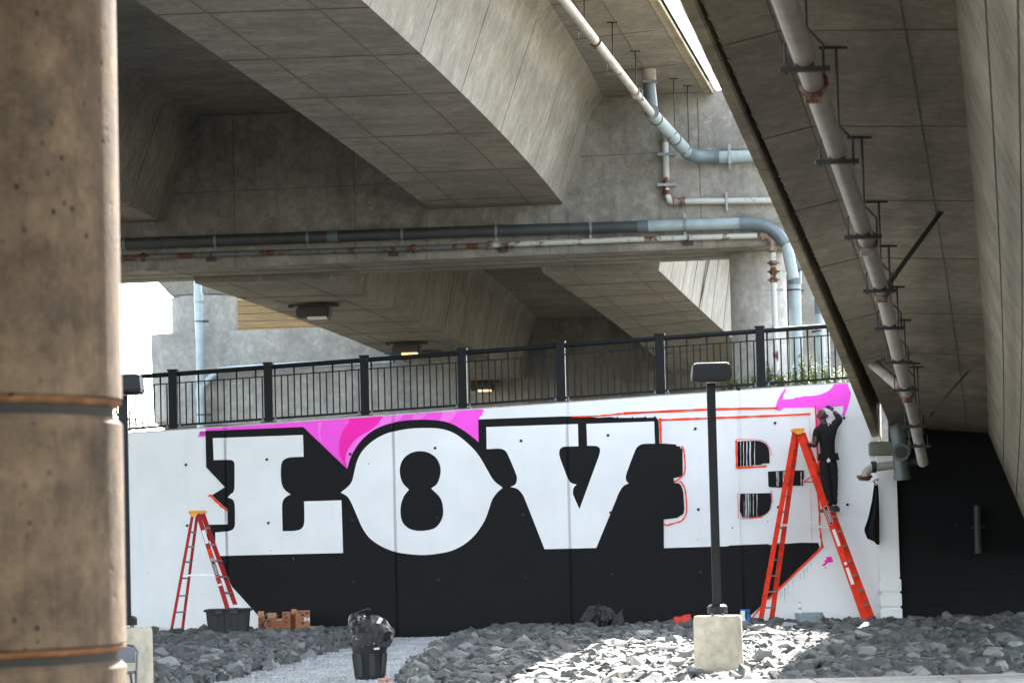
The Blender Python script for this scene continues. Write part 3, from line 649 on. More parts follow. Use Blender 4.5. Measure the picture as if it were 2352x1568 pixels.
sheet_from_px('letter_counter', P_black, 6, O_((528, 560), (492, 610, 1), (475, 680, 1), (485, 758, 1), (532, 805, 1), (608, 818, 1), (690, 800, 1), (734, 745, 1), (742, 680, 1), (724, 612, 1), (668, 553), (708, 517, 1), (727, 440, 1), (706, 372, 1), (658, 332, 1), (598, 319, 1), (535, 333, 1), (488, 375, 1), (470, 440, 1), (486, 512, 1)), 'black figure-eight counter inside the O')
# the unfinished E: rough black counters with white runs
for pts, x0, x1, y0, y1, lab in (((( 706, 416), (740, 412), (810, 410), (850, 414, 1), (888, 436, 1), (905, 480, 1), (908, 552), (870, 553), (850, 562), (770, 568), (707, 571)), 712, 815, 414, 568, 'upper black counter of the unfinished E with white runs'),
                             (((722, 742), (915, 738), (917, 800, 1), (905, 848, 1), (866, 878, 1), (800, 891), (735, 889), (728, 870), (720, 852)), 745, 830, 744, 886, 'lower black counter of the unfinished E with white runs'),
                             (((897, 603), (1000, 598), (1122, 596), (1122, 650), (1116, 655), (1118, 694), (1050, 692), (1000, 704), (912, 702), (900, 696)), 905, 1116, 604, 696, 'black middle bar of the unfinished E with white runs')):
    b_ = sheet_from_px('letter_counter', P_black, 5, E_(*pts), lab)
    for k in range(9):
        x = rng.uniform(x0, x1); w_ = rng.uniform(1.2, 3.4); zig = [(x + w_ * s + rng.normal(0, .8), y) for s, yy in ((0, np.linspace(y0, y1, 6)), (1, np.linspace(y1, y0, 6))) for y in yy]
        sheet_from_px('paint_run', P_drip, 6.2 + .1 * k, E_(*zig), smooth=False, parent=b_)
# right-hand pink
sheet_from_px('pink_paint', P_pink, 2, K_((330, 100), (268, 185, 1), (236, 260, 1), (231, 290), (243, 318), (278, 320), (290, 300), (302, 292), (580, 287), (600, 296), (640, 300), (760, 280), (838, 274), (836, 310), (822, 366), (848, 366), (872, 300, 1), (896, 215, 1), (905, 160), (880, 100), (868, 40), (752, 60), (752, 88), (728, 118, 1), (690, 148, 1), (620, 176, 1), (550, 186, 1), (478, 188), (440, 200), (420, 197), (385, 212), (350, 215), (288, 218), (300, 195), (296, 180), (318, 150)), 'hot pink flourish at the upper right being painted', n=4)
sheet_from_px('pink_paint', P_pink, 1, K_((598, 285), (672, 292), (655, 312), (640, 340), (705, 352), (700, 384), (660, 395), (640, 430), (612, 452), (598, 440)))
sheet_from_px('pink_paint', P_mag, 1, E_((1262, 1142), (1290, 1134), (1302, 1150), (1306, 1168), (1272, 1176), (1250, 1196), (1232, 1194), (1256, 1172), (1246, 1160), (1262, 1158)), 'small pink test splat low on the right')
# red guide lines
def stroke(pts, wd, layer=7):
    P = [np.array(p[:2], float) for p in smooth_poly([(*p, 1) for p in pts], 5, False)]; l, r = [], []
    for i, p in enumerate(P):
        d = P[min(i + 1, len(P) - 1)] - P[max(i - 1, 0)]; d /= np.linalg.norm(d) + 1e-9; n_ = np.array((-d[1], d[0])) * wd / 2 * (1 + .18 * math.sin(i * 1.7) + .1 * rng.normal()); l.append(p + n_); r.append(p - n_)
    sheet_from_px('red_line', P_red, layer, l + r[::-1], smooth=False)
for pts, wd in ((T_((1480, 138), (1640, 138), (1800, 125), (1960, 110), (2352, 93)), 3.2), (E_((0, 240), (360, 222), (510, 215), (720, 210), (945, 208)), 4.6), (E_((222, 280), (370, 275), (510, 270), (720, 262), (900, 255), (1150, 243)), 4.2), (E_((222, 270), (224, 340), (226, 425)), 5),
                (E_((355, 450), (370, 475), (378, 560), (374, 610), (350, 640), (312, 660)), 3.2), (E_((340, 670), (372, 700), (384, 760), (386, 860), (360, 908), (320, 922), (246, 927)), 3.0), (E_((698, 408), (700, 500), (701, 580)), 4.2), (E_((701, 580), (800, 575), (888, 570)), 3.8), (E_((700, 410), (800, 404), (870, 414), (905, 455), (912, 500)), 1.3),
                (E_((707, 738), (710, 820), (712, 897)), 1.5), (E_((735, 896), (800, 894), (862, 886)), 2), (E_((917, 722), (921, 760), (919, 800)), 1.8), (E_((1194, 200), (1202, 330), (1208, 480), (1214, 560), (1221, 640)), 4), (E_((1202, 664), (1212, 760), (1220, 860), (1222, 940), (1230, 1020), (1239, 1076)), 4),
                (E_((1239, 1074), (1180, 1132), (1090, 1217), (1000, 1306), (905, 1396)), 4.2), (E_((868, 1440), (830, 1480), (780, 1545)), 4), (E_((1170, 632), (1148, 650), (1124, 671)), 2.6), (E_((1124, 670), (1160, 669), (1198, 668)), 2.6), (L_((138, 930), (155, 918), (175, 940), (250, 1012), (308, 1062)), 4.6), (E_((1165, 712), (1168, 850), (1173, 1035)), .8), (E_((1152, 250), (1160, 330), (1166, 420)), .6)):
    stroke(pts, wd)
for k in range(12):                            # black runs below the slanting edge
    x = rng.uniform(940, 1180); y = 1392 - (x - 910) * .965 + 30; ln = rng.uniform(30, 140)
    sheet_from_px('paint_run', P_black, 1 + .05 * k, E_((x, y), (x + 1.4, y), (x + 2, y + ln), (x + 1, y + ln)), smooth=False)
# form tie holes
for f_, pts in ((c2x, ((1231, 255), (1776, 220), (692, 300), (160, 338), (172, 752), (706, 737), (1245, 718), (1792, 704), (715, 1122), (1258, 1108), (1803, 1092), (181, 1137))), (cL1, ((541, 562), (1048, 528), (549, 942), (1058, 926))), (c3x, ((442, 336), (942, 300), (1374, 268), (461, 841), (962, 827), (1396, 811), (475, 1234)))):
    for p in pts:
        d = f_(p); q = onwall(d[0], d[1]); c = WP(q.x, q.z, .0245); rim = MB(); n = 14
        ring = lambda r, o: [WP(q.x + r * math.cos(t), q.z + r * math.sin(t), o) for t in np.linspace(0, 2 * math.pi, n, endpoint=False)]
        ho = MB().add(ring(.026, .0265), [tuple(range(n))]).build('tie_hole', M_gap, MW)
# horizontal pour joints, faint ridges
for px0, py0, px1, py1 in ((560, 1137, 1100, 1121), (1150, 1119, 1900, 1103), (640, 1289, 1300, 1281)):
    a, b = onwall(px0, py0), onwall(px1, py1)

# ------------------------------------------------------------------ railing on the wall
RL = thing('railing', 'black steel railing with slim pickets along the sloping wall top', 'railing', (0, 54.2, 3.9))
RB = .20
def RPt(X, h): return V((X, WY(X) + RB, wtop(X) + h))
PXs = [at(x, 900, 54.2) for x in (398, 616, 836, 1061, 1288, 1518, 1750)]
PX = [oncross(x, 900, 54.2, WK).x for x in (398, 616, 836, 1061, 1288, 1518, 1750)]
st = (PX[-1] - PX[0]) / 6; PX = [PX[0] - 2 * st, PX[0] - st] + [PX[0] + st * i for i in range(7)] + [PX[0] + st * 7]
AXW = (V((1, WK, 0)), V((-WK, 1, 0)), V((0, 0, 1)))
base_me = None
post_proto = None
def shared(proto, name, loc, parent):
    o = proto.copy(); COL.objects.link(o); o.parent = parent; o.location = V(loc) ; return o
for i, X in enumerate(PX):
    p = RPt(X, 0)
    post = MB().box(p + V((0, 0, .56)), (.155, .12, 1.06), AXW).build('post', M_rail, RL, bevel=.008)
    MB().box(p + V((0, 0, 1.10)), (.185, .15, .035), AXW).build('post_cap', M_rail, post, bevel=.006)
    MB().box(p + V((0, 0, .035)), (.30, .22, .022), AXW).build('base_plate', M_iron, post)
    mg = MB().box(p + V((0, 0, .014)), (.33, .24, .02), AXW).build('grout_pad', M_wallc, post)
    for sx in (-1, 1):
        b = RPt(X + sx * .115, .06) + V((0, -.07, 0)); MB().tube([b - V((0, 0, .02)), b + V((0, 0, .05))], .014, 8).tube([b, b + V((0, 0, .022))], .025, 6).build('anchor_bolt', M_clamp, post)
pk = None; sk_ = None
for i in range(len(PX) - 1):
    a, b = PX[i] + .075, PX[i + 1] - .075
    MB().tube([RPt(a, 1.03), RPt(b, 1.03)], .042, 14).build('top_rail', M_rail, RL, smooth=True)
    MB().beam(RPt(a, .865), RPt(b, .865), .035, .02, V((0, 1, 0))).build('middle_rail', M_rail, RL)
    MB().beam(RPt(a, .10), RPt(b, .10), .05, .038, V((0, 1, 0))).build('bottom_rail', M_rail, RL)
    for k in range(1, 15):
        X = PX[i] + st * k / 15
        if pk is None: X0p = X; pk = MB().beam(RPt(X, .11), RPt(X, .86), .024, .024, V((1, 0, 0))).build('picket', M_rail, RL)
        else: shared(pk, 'picket', RPt(X, 0) - RPt(X0p, 0), RL)
        if k % 3 == 1:
            if sk_ is None: X0s = X; sk_ = MB().beam(RPt(X, .87), RPt(X, 1.0), .032, .02, V((1, 0, 0))).build('spacer', M_rail, RL)
            else: shared(sk_, 'spacer', RPt(X, 0) - RPt(X0s, 0), RL)

# ------------------------------------------------------------------ pipes
def collar(m, p, d, r, ln, n=14): d = V(d).normalized(); m.tube([V(p) - d * ln / 2, V(p) + d * ln / 2], r, n)
def seg_at(path, t):
    P = [V(p) for p in path]; L = [0]
    for i in range(len(P) - 1): L.append(L[-1] + (P[i + 1] - P[i]).length)
    s = t * L[-1]
    for i in range(len(P) - 1):
        if s <= L[i + 1]: k = (s - L[i]) / (L[i + 1] - L[i]); return P[i].lerp(P[i + 1], k), (P[i + 1] - P[i]).normalized()
    return P[-1], (P[-1] - P[-2]).normalized()
def bend(p0, p1, p2, r, n=6):                  # rounded corner
    p0, p1, p2 = V(p0), V(p1), V(p2); a = p1 + (p0 - p1).normalized() * r; b = p1 + (p2 - p1).normalized() * r
    return [a.lerp(p1, t).lerp(p1.lerp(b, t), t) for t in np.linspace(0, 1, n)]
def cp(x, y, out=.2): return oncross(x, y, 56.62 - out, -.166)
# big grey drain pipe along the pier cap
GP = thing('drain_pipe', 'long dark grey plastic drain pipe clamped along the pier cap face', 'pipe', cp(1000, 535))
M_grimeshade = plain('shaded_grimy_pipe', (.034, .040, .043), .5, var=.3, scale=2.5)  # left section: weaker light on the cap put into the colour, plus grime
MB().tube([cp(180, 563), cp(700, 545), cp(1140, 530), cp(1478, 520)], .105, 20).build('pipe_section', M_grimeshade, GP, smooth=True)
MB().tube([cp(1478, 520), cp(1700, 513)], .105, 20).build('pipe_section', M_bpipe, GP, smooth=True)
el = bend(cp(1700, 513), cp(1772, 511), cp(1812, 572), .42); dn = [el[-1], cp(1806, 560), cp(1822, 600)]
MB().tube([cp(1700, 513)] + el + [cp(1806, 560)], .112, 20).build('elbow', M_grey, GP, smooth=True)
MB().tube([cp(1806, 560), cp(1822, 640)], .105, 20).build('pipe_section', M_bpipe, GP, smooth=True)
for x, y in ((1478, 520), (765, 543), (1712, 512.5)):
    m = MB(); collar(m, cp(x, y), V((1, -.166, .02)), .117, .2); m.build('coupling', M_grey, GP, smooth=True)
for x in (285, 494, 706, 923, 1139, 1356, 1573):
    y = float(np.interp(x, [180, 700, 1140, 1700], [563, 545, 530, 513])); c = cp(x, y)
    m = MB()
    for k in range(9):
        t0, t1 = [(-math.pi / 2) * 1.0 + math.pi * q / 9 for q in (k, k + 1)]
        p0, p1 = [c + V((0, -math.cos(t) * .118, math.sin(t) * .118)) for t in (t0, t1)]; m.beam(p0, p1, .05, .008, V((1, -.166, 0)))
    cl_ = m.build('clamp', M_clamp, GP)
    for sz in (-1, 1): MB().box(c + V((0, .06, sz * .165)), (.05, .012, .1)).box(c + V((0, .045, sz * .175)), (.028, .03, .028)).build('clamp_foot', M_clamp, cl_)
# slim rusty pipe under it
SPp = thing('rusty_pipe', 'slim white pipe with rust running below the long grey pipe and down the column', 'pipe', cp(1000, 570))
pth = [cp(180, 597, .14), cp(485, 584, .14), cp(950, 571, .14), cp(1130, 563, .14), cp(1480, 549, .14), cp(1740, 541, .14)]
M_rustshade = rusty('shaded_grimy_rusty_pipe', (.10, .112, .110), .52)  # light falloff towards the left put into a darker pipe colour, with some grime
MB().tube(pth[:4], .053, 14).build('pipe_section', M_rustshade, SPp, smooth=True); MB().tube(pth[3:], .053, 14).build('pipe_section', M_rust, SPp, smooth=True)
dnx = lambda y: 1775 + (y - 580) * .028
el = bend(cp(1740, 541, .14), cp(1774, 540, .14), cp(1775, 600, .14), .17)
MB().tube([cp(1748, 541, .14)] + el + [cp(1775, 578, .14)], .06, 14).build('elbow', M_rusty2, SPp, smooth=True)
cw = lambda y: oncross(dnx(y), y, 56.62 - .14 - .0, -.166)
MB().tube([cw(575), cw(900)], .05, 14).build('pipe_section', M_rust, SPp, smooth=True)
for x, y in ((329, 590), (950, 571), (1127, 563), (1752, 541)):
    m = MB(); collar(m, cp(x, y, .14), V((1, -.166, .02)), .088, .035); collar(m, cp(x, y, .14), V((1, -.166, .02)), .07, .09); m.build('coupling', M_rusty2, SPp, smooth=True)
for y in (574, 604, 624, 643):
    m = MB(); collar(m, cw(y), V((0, 0, 1)), .085, .035); collar(m, cw(y), V((0, 0, 1)), .068, .09); m.box(cw(y), (.22, .05, .03)); m.build('coupling', M_rusty2, SPp, smooth=True)
m = MB().box(cw(666), (.34, .03, .04)); m.build('clamp', M_clamp, SPp)
for x, y in ((485, 590), (903, 578), (1155, 569), (1580, 553)):
    c = cp(x, y, .05); MB().box(c + V((0, 0, -.04)), (.19, .02, .1), (V((1, -.166, 0)), V((.166, 1, 0)), V((0, 0, 1)))).box(c + V((0, -.07, .0)), (.04, .13, .03)).box(c + V((0, -.1, .03)), (.03, .14, .1)).build('bracket', M_iron, SPp)
# upper pipe hung under the slab
UP = thing('hung_drain_pipe', 'white pipe hung on rods under the slab turning grey along the cap', 'pipe', onp(1460, 200, 9.25))
u0 = onp(1240, -70, 9.25); u1 = onp(1497, 262, 9.22)
MB().tube([u0, u1], .072, 16).build('pipe_section', M_wpipe, UP, smooth=True)
wy = u1; e1 = cp(1590, 363, .22); e2 = cp(1860, 354, .22)
b2 = bend(wy, e1, e2, .45)
MB().tube([wy - (e1 - wy).normalized() * .12, b2[0]], .118, 20).build('pipe_section', M_bpipe, UP, smooth=True)
MB().tube(b2, .127, 20).build('elbow', M_grey, UP, smooth=True)
MB().tube([b2[-1], e2], .112, 20).build('pipe_section', M_bpipe, UP, smooth=True)
m = MB(); d_ = (e1 - wy).normalized()
for t in (.1, .55): m = MB(); collar(m, wy.lerp(e1, t), d_, .132, .04); m.build('coupling', M_grey, UP, smooth=True)
m = MB(); collar(m, b2[-1], (e2 - e1), .132, .12); m.build('coupling', M_grey, UP, smooth=True)
MB().tube([wy + V((0, -.16, .02)), wy + V((0, -.02, .02))], .125, 24).build('clean_out', M_grey, UP, smooth=True)
MB().tube([wy + V((0, -.19, .02)), wy + V((0, -.155, .02))], .085, 8).build('clean_out_cap', M_grey, UP)
top = V((wy.x - .03, wy.y - .05, ZS + .02)); MB().tube([top, V((wy.x - .03, wy.y - .05, ZS - .32)), V((wy.x - .01, wy.y - .03, ZS - .55)), wy], .112, 20).build('downspout', M_grey, UP, smooth=True)
m = MB(); collar(m, top - V((0, 0, .12)), (0, 0, 1), .125, .22); m.build('concrete_sleeve', M_wallc, UP, smooth=True)
m = MB(); collar(m, top - V((0, 0, .25)), (0, 0, 1), .135, .05); m.box(top + V((.0, -.05, -.25)), (.26, .26, .035)); m.build('coupling', M_clamp, UP)
for x, yb in ((1344, 85), (1409, 158), (1462, 218)):
    c = onp(x, yb, 9.25); m = MB().tube([c + V((.0, 0, .14)), V((c.x, c.y, ZS))], .011, 8).box(V((c.x, c.y, ZS - .01)), (.16, .03, .02)); m.build('hanger_rod', M_iron, UP)
    d_ = (u1 - u0).normalized(); s_ = V((1, 0, 0)); m = MB()
    for sx in (-1, 1): m.tube([c + V((sx * .1, 0, -.07)), c + V((sx * .1, 0, .07)), c + V((0, 0, .15))], .009, 6)
    m.box(c + V((0, 0, -.085)), (.26, .05, .03)); m.build('clamp', M_clamp, UP)
for x, yb in ((1527, 292), (1549, 322)):
    c = wy.lerp(e1, .4 if x < 1530 else .75); m = MB().tube([c + V((.12, 0, .1)), V((c.x + .12, c.y, ZS))], .011, 8).box(V((c.x + .12, c.y, ZS - .01)), (.16, .03, .02)).tube([c + V((.12, 0, .1)), c + V((.16, 0, 0)), c + V((.0, -.05, -.14))], .009, 6); m.build('hanger_rod', M_iron, UP)
for t in (.42, .80):
    c = u0.lerp(u1, t); m = MB(); collar(m, c, u1 - u0, .098, .05); m.box(c + V((0, 0, -.1)), (.05, .05, .05)); m.build('coupling', M_rusty2, UP)
m = MB().box(cp(1676, 360, .09), (.05, .02, .46)).box(cp(1676, 360, .345), (.05, .012, .26)); m.build('clamp', M_clamp, UP)
# rusty branch
RB_ = thing('rusty_branch_pipe', 'rust streaked white pipe dropping down the cap face then turning right', 'pipe', cp(1533, 400))
v0, v1, v2 = cp(1527, 300, .12), cp(1533, 464, .12), cp(1850, 460, .12)
b3 = bend(v0, v1, v2, .14)
MB().tube([v0, cp(1531, 438, .12)], .062, 14).build('pipe_section', M_rust, RB_, smooth=True)
MB().tube([cp(1531, 440, .12)] + b3 + [cp(1556, 463, .12)], .066, 14).build('elbow', M_rust, RB_, smooth=True)
MB().tube([cp(1570, 462.5, .12), v2], .058, 14).build('pipe_section', M_rust, RB_, smooth=True)
MB().tube([cp(1554, 463, .12), cp(1572, 462.5, .12)], .064, 14).build('pipe_nipple', M_rusty2, RB_, smooth=True)
for x, y, d_ in ((1528, 322, (0, 0, 1)), (1532, 442, (0, 0, 1)), (1551, 463, (1, -.166, 0)), (1569, 462.5, (1, -.166, 0))):
    m = MB(); collar(m, cp(x, y, .12), d_, .095, .035); collar(m, cp(x, y, .12), d_, .078, .08); m.build('coupling', M_rusty2, RB_, smooth=True)
for y in (354, 424): MB().box(cp(1531, y, .19), (.34, .015, .05)).box(cp(1514, y, .06), (.05, .1, .05)).box(cp(1549, y, .06), (.05, .1, .05)).build('clamp', M_clamp, RB_)
MB().box(cp(1669, 464, .185), (.04, .015, .3)).box(cp(1669, 464, .05), (.04, .02, .36)).build('clamp', M_clamp, RB_)
# fat pale pipes behind the railing
for x, rr, ytop, Yp, lab in ((1826, .125, 622, 57.9, 'thick pale blue downpipe beside the round pier column'), (1882, .085, 690, 58.2, 'thinner pale downpipe half hidden by the ramp edge')):
    T = thing('downpipe', lab, 'pipe', at(x + 5, 880, Yp)); xx = lambda y: x + (y - 700) * .03
    MB().tube([at(xx(ytop), ytop, Yp), at(xx(900), 900, Yp)], rr, 18).build('pipe_section', M_bpipe, T, smooth=True)
    m = MB(); collar(m, at(xx(ytop + 14), ytop + 14, Yp), (0, 0, 1), rr * 1.15, .28); m.build('coupling', M_grey, T, smooth=True)
    m = MB(); collar(m, at(xx(666), 666 if x < 1850 else 760, Yp), (0, 0, 1), rr * 1.1, .03); m.box(at(xx(666), 666 if x < 1850 else 760, Yp) + V((0, .15, 0)), (rr * 3, .05, .04)); m.build('clamp', M_iron, T)
    if x < 1850: MB().box(at(1822, 600, Yp - .2), (.45, .4, .34)).build('catch_box', M_grey, T, bevel=.03)
# the ramp's hung pipe
RPP = thing('ramp_drain_pipe', 'long white drain pipe hung below the ramp soffit on threaded rods', 'pipe', onp(1985, 535, 4.85, 22, RS))
def rp(x, y, d=-.75): return onp(x, y, 5.6 + d, 22, RS)
ctl = [rp(1780, -60), rp(1865, 182), rp(1920, 342), rp(1985, 535), rp(2030, 682), rp(2065, 830), rp(2100, 965)]
last = at(2120, 1062, ctl[-1].y + .9)
MB().tube(ctl, .078, 18).build('pipe_section', M_wpipe, RPP, smooth=True)
MB().tube([ctl[-1], last], .078, 18).build('pipe_section', M_wpipe, RPP, smooth=True)
cx_ = [-60, 182, 342, 535, 682, 830, 965]
for y in (130, 346, 522, 648, 735, 815, 880, 965, 1010):
    px = float(np.interp(y, cx_, [1780, 1865, 1920, 1985, 2030, 2065, 2100])); c = rp(px, y) if y < 965 else ctl[-1].lerp(last, (y - 965) / 97)
    zt = zr(c.y) + .08; m = MB()
    m.box(c + V((0, -.01, -.09)), (.34, .05, .035)); m.box(c + V((0, -.01, -.075)), (.13, .055, .05))
    for sx in (-1, 1): m.tube([c + V((sx * .13, 0, -.12)), c + V((sx * .13, 0, .08)), c + V((sx * .02, 0, .2))], .009, 6)
    m.build('clamp', M_iron, RPP)
    MB().tube([c + V((.02, 0, .19)), V((c.x + .02, c.y, zt))], .012, 8).box(V((c.x, c.y, zt - .02)), (.22, .035, .02)).build('hanger_rod', M_iron, RPP)
for y in (190, 552, 662, 900):
    px = float(np.interp(y, cx_, [1780, 1865, 1920, 1985, 2030, 2065, 2100])); c = rp(px, y); m = MB(); collar(m, c, ctl[3] - ctl[2], .108, .05); m.box(c + V((0, 0, -.12)), (.12, .05, .05)); m.build('coupling', M_rusty2, RPP)
# struts, stub and scupper pipes near the abutment
def strut(a, b, wd, lab, brk=None):
    T = thing('pipe_strut', lab, 'strut', (V(a) + V(b)) / 2); MB().beam(a, b, wd, wd * .6, V((0, 1, 0))).build('bar', M_iron, T)
    MB().box(V(a) + V((.12, 0, .0)), (.42, .05, .03)).build('ceiling_plate', M_iron, T); MB().tube([V(b) + V((-.06, 0, -.08)), V(b)], .03, 8).build('clevis', M_iron, T)
strut(rp(2165, 482, .05), rp(2058, 628, -.62), .075, 'long dark diagonal brace from the ramp soffit to the hung pipe, upper one')
strut(rp(2230, 846, .05), rp(2142, 944, -.5), .05, 'thin dark diagonal brace from the ramp soffit near the abutment')
T = thing('scupper_stub', 'short slanting concrete coloured pipe stub under the ramp beside the hung pipe', 'pipe', rp(2040, 860, -.2))
MB().tube([rp(2003, 833, .06), rp(2072, 893, -.45)], .075, 14).build('pipe_section', M_wallc, T, smooth=True); m = MB(); collar(m, rp(2072, 893, -.45), rp(2072, 893, -.45) - rp(2003, 833, .06), .085, .06); m.build('end_ring', M_rusty2, T)
SC = thing('scupper_downpipe', 'fat dark grey downpipe with a round clean-out beside the white pillar', 'pipe', at(2066, 1000, 51.6))
YS_ = 51.4
MB().tube([at(2059, 896, YS_), at(2060, 945, YS_)], .145, 20).build('concrete_sleeve', M_wallc, SC, smooth=True)
m = MB(); collar(m, at(2060, 944, YS_), (0, 0, 1), .165, .07); m.box(at(2060, 944, YS_ - .15), (.1, .08, .08)); m.build('coupling', M_iron, SC)
MB().tube([at(2060, 946, YS_), at(2062, 985, YS_), at(2067, 1020, YS_), at(2068, 1050, YS_), at(2073, 1102, YS_)], [.14, .14, .135, .13, .13], 20).build('pipe_section', M_grey, SC, smooth=True)
for y in (962, 1000, 1096): m = MB(); collar(m, at(2062 + (y - 962) * .08, y, YS_), (0, 0, 1), .15, .05); m.build('coupling', M_grey, SC, smooth=True)
MB().tube([at(2069, 1038, YS_ - .26), at(2069, 1038, YS_ + .05)], .15, 24).build('clean_out', M_dkgrey, SC, smooth=True); MB().tube([at(2069, 1038, YS_ - .3), at(2069, 1038, YS_ - .26)], .10, 24).build('clean_out_cap', M_rubber, SC)
SB = thing('branch_pipe', 'pale grey branch pipe with a rusty open elbow over the white pillar', 'pipe', at(2020, 1070, 51.6))
ba, bb, bc = at(2060, 1066, 51.6), at(1988, 1076, 51.6), at(1986, 1104, 51.6)
bp = bend(ba, bb, bc, .16); MB().tube([ba] + bp + [bc], .072, 16).build('pipe_section', M_wpipe, SB, smooth=True)
MB().tube([at(2060, 1062, 51.6), at(2118, 1058, 51.6)], .06, 14).build('pipe_section', M_dkgrey, SB, smooth=True)
m = MB(); collar(m, at(2007, 1072, 51.6), (1, 0, 0), .10, .08); m.build('coupling', M_iron, SB)
m = MB(); collar(m, at(1986, 1098, 51.6), (0, 0, 1), .105, .06); m.box(at(1986, 1094, 51.6), (.26, .06, .05)); m.build('end_flange', M_rusty2, SB)
# black cloth hanging from the elbow
T = thing('hanging_cloth', 'black cloth hanging in folds beside the white pillar below the branch pipe', 'cloth', at(2005, 1180, 52.2)); rows = []
for y, x0, x1 in ((1112, 2008, 2017), (1150, 2003, 2019), (1190, 1994, 2020), (1212, 1986, 2020), (1220, 1986, 2020), (1236, 1992, 2020), (1243, 2008, 2020), (1250, 2014, 2020)):
    rows.append([at(x0 + (x1 - x0) * t, y, 52.35 + .05 * math.sin(t * 9 + y * .01) * (y - 1100) / 150) for t in np.linspace(0, 1, 10)])
m = MB(); m.loft(rows, closed=False, caps=False); m.loft([[p + V((0, .02, 0)) for p in r] for r in rows], closed=False, caps=False); m.build('cloth_sheet', M_shirt, T, smooth=True)
MB().tube([at(2012, 1112, 52.35), at(2005, 1104, 52.2), at(2016, 1100, 52.4)], .02, 8).build('tie', P_drip, T)

# ------------------------------------------------------------------ lights under the far girder
def fixture(x, y, s, lit, lab):
    p = onp(x, y, ZB); T = thing('underdeck_light', lab, 'light', p, 'floodlights under the far girder')
    ax = (V((1, -.1, 0)), V((.1, 1, 0)), V((0, 0, 1)))
    MB().box(p + V((0, 0, -.06)), (1.1 * s, .08, .07), ax).build('mounting_bar', M_iron, T)
    MB().box(p + V((0, .3, -.04)), (1.1 * s, .08, .07), ax).build('mounting_bar', M_iron, T)
    MB().box(p + V((0, .1, -.20)), (.72 * s, .45, .24), ax).build('housing', M_iron, T, bevel=.03)
    for sx in (-1, 1): MB().box(p + V((sx * .39 * s, -.05, -.1)), (.1, .05, .06), ax).build('bracket', M_clamp, T)
    MB().box(p + V((.08 * s, -.06, -.335)), (.40 * s, .26, .05), ax).build('lens', M_glow if lit else M_lens, T)
fixture(720, 695, .98, False, 'unlit floodlight under the far girder, nearest of the three')
fixture(934, 783, .98, True, 'lit floodlight under the far girder, above the third railing bay')
fixture(1107, 873, 1.0, True, 'lit floodlight seen through the railing pickets, farthest of the three')

# ------------------------------------------------------------------ far structures on the left
FB = thing('far_pier', 'pale concrete straddle beam with a round flared column in the distance at left', 'pier', at(620, 900, 85))
x0, x1 = at(352, 860, 85).x, at(1075, 860, 83).x
zt, zb = at(550, 766, 85).z, at(550, 978, 85).z
beam = MB(); ring = []
for z, dx in ((zb, .25), (zb + .15, .05), (zt - .5, .0), (zt, .0)):
    ring.append([V((x0 + dx + .35, 84.2, z)), V((x1, 82.6, z)), V((x1, 86.6, z)), V((x0 + dx + .35, 88.2, z)), V((x0 + dx, 87.8, z)), V((x0 + dx, 84.6, z))])
bm_ = beam.loft(ring).build('straddle_beam', M_pale, FB)
cc = at(471, 760, 86); rc = 76 * 86 / FPX
MB().lathe([(rc, zt - .02), (rc, at(471, 700, 86).z), (rc * .985, at(471, 699, 86).z), (rc, at(471, 690, 86).z), (rc, at(471, 684, 86).z)], (cc.x, 86, 0), 40).build('round_column', M_pale, FB, smooth=True)
zz = at(471, 684, 86).z; MB().loft([[V((cc.x + a * rc * k, 86 + b * rc * k, z)) for a, b in ((-1, -.8), (1, -.8), (1, .8), (-1, .8))] for z, k in ((zz + .01, .92), (zz + .9, 1.75))]).build('column_head', M_pale, FB, bevel=.05)
MB().box((at(600, 980, 86).x, 86, 2.0), (1.1, 2.4, 2 * (zb - 2.0) - .01)).build('pier_shaft', M_pier, FB)
DP = thing('far_downpipe', 'pale downpipe on the distant pier with an elbow branching to the right', 'pipe', at(458, 900, 83.7))
MB().tube([at(454, 640, 83.6), at(455, 680, 83.6), at(459, 800, 83.6), at(462, 990, 83.6)], .115, 16).build('pipe_section', M_bpipe, DP, smooth=True)
for y in (684, 870, 905): m = MB(); collar(m, at(456 + (y - 684) * .02, y, 83.6), (0, 0, 1), .135, .22); m.build('coupling', M_bpipe, DP, smooth=True)
for y in (738, 952): m = MB(); collar(m, at(457 + (y - 700) * .02, y, 83.6), (0, 0, 1), .13, .03); m.box(at(466 + (y - 700) * .02, y, 83.7), (.3, .2, .06)); m.build('clamp', M_iron, DP)
MB().tube([at(462, 892, 83.6), at(478, 872, 83.6), at(505, 852, 83.6), at(530, 848, 83.5), at(905, 827.5, 82.0)], .10, 14).build('branch_section', M_bpipe, DP, smooth=True)
MB().tube([at(890, 803, 81.9), at(890, 803, 82.3)], .14, 20).tube([at(890, 803, 81.8), at(890, 803, 81.9)], .09, 8).tube([at(893, 803, 82.1), at(935, 822, 82.3)], .12, 12).build('clean_out', M_grey, DP, smooth=True)
MB().box(at(463, 1000, 83.6), (.7, .5, .3)).build('catch_box', M_grey, DP, bevel=.04)
FD = thing('far_bridge', 'sunlit tan soffit of a second bridge seen behind the distant pier', 'bridge', (-8, 100, 9))
z9 = 9.0; fl = fit([(515, 690), (530, 765)], z9, 1); fr_ = fit([(548, 688), (650, 722), (750, 757)], z9, 1)
g = MB().loft([[V((fl(Y) - .25, Y, z9)), V((fr_(Y) + 2.6, Y, z9)), V((fr_(Y) + 2.6, Y, z9 + 1.6)), V((fl(Y) - .25, Y, z9 + 1.6))] for Y in np.linspace(87.9, 128, 10)]).build('girder', M_tan, FD)
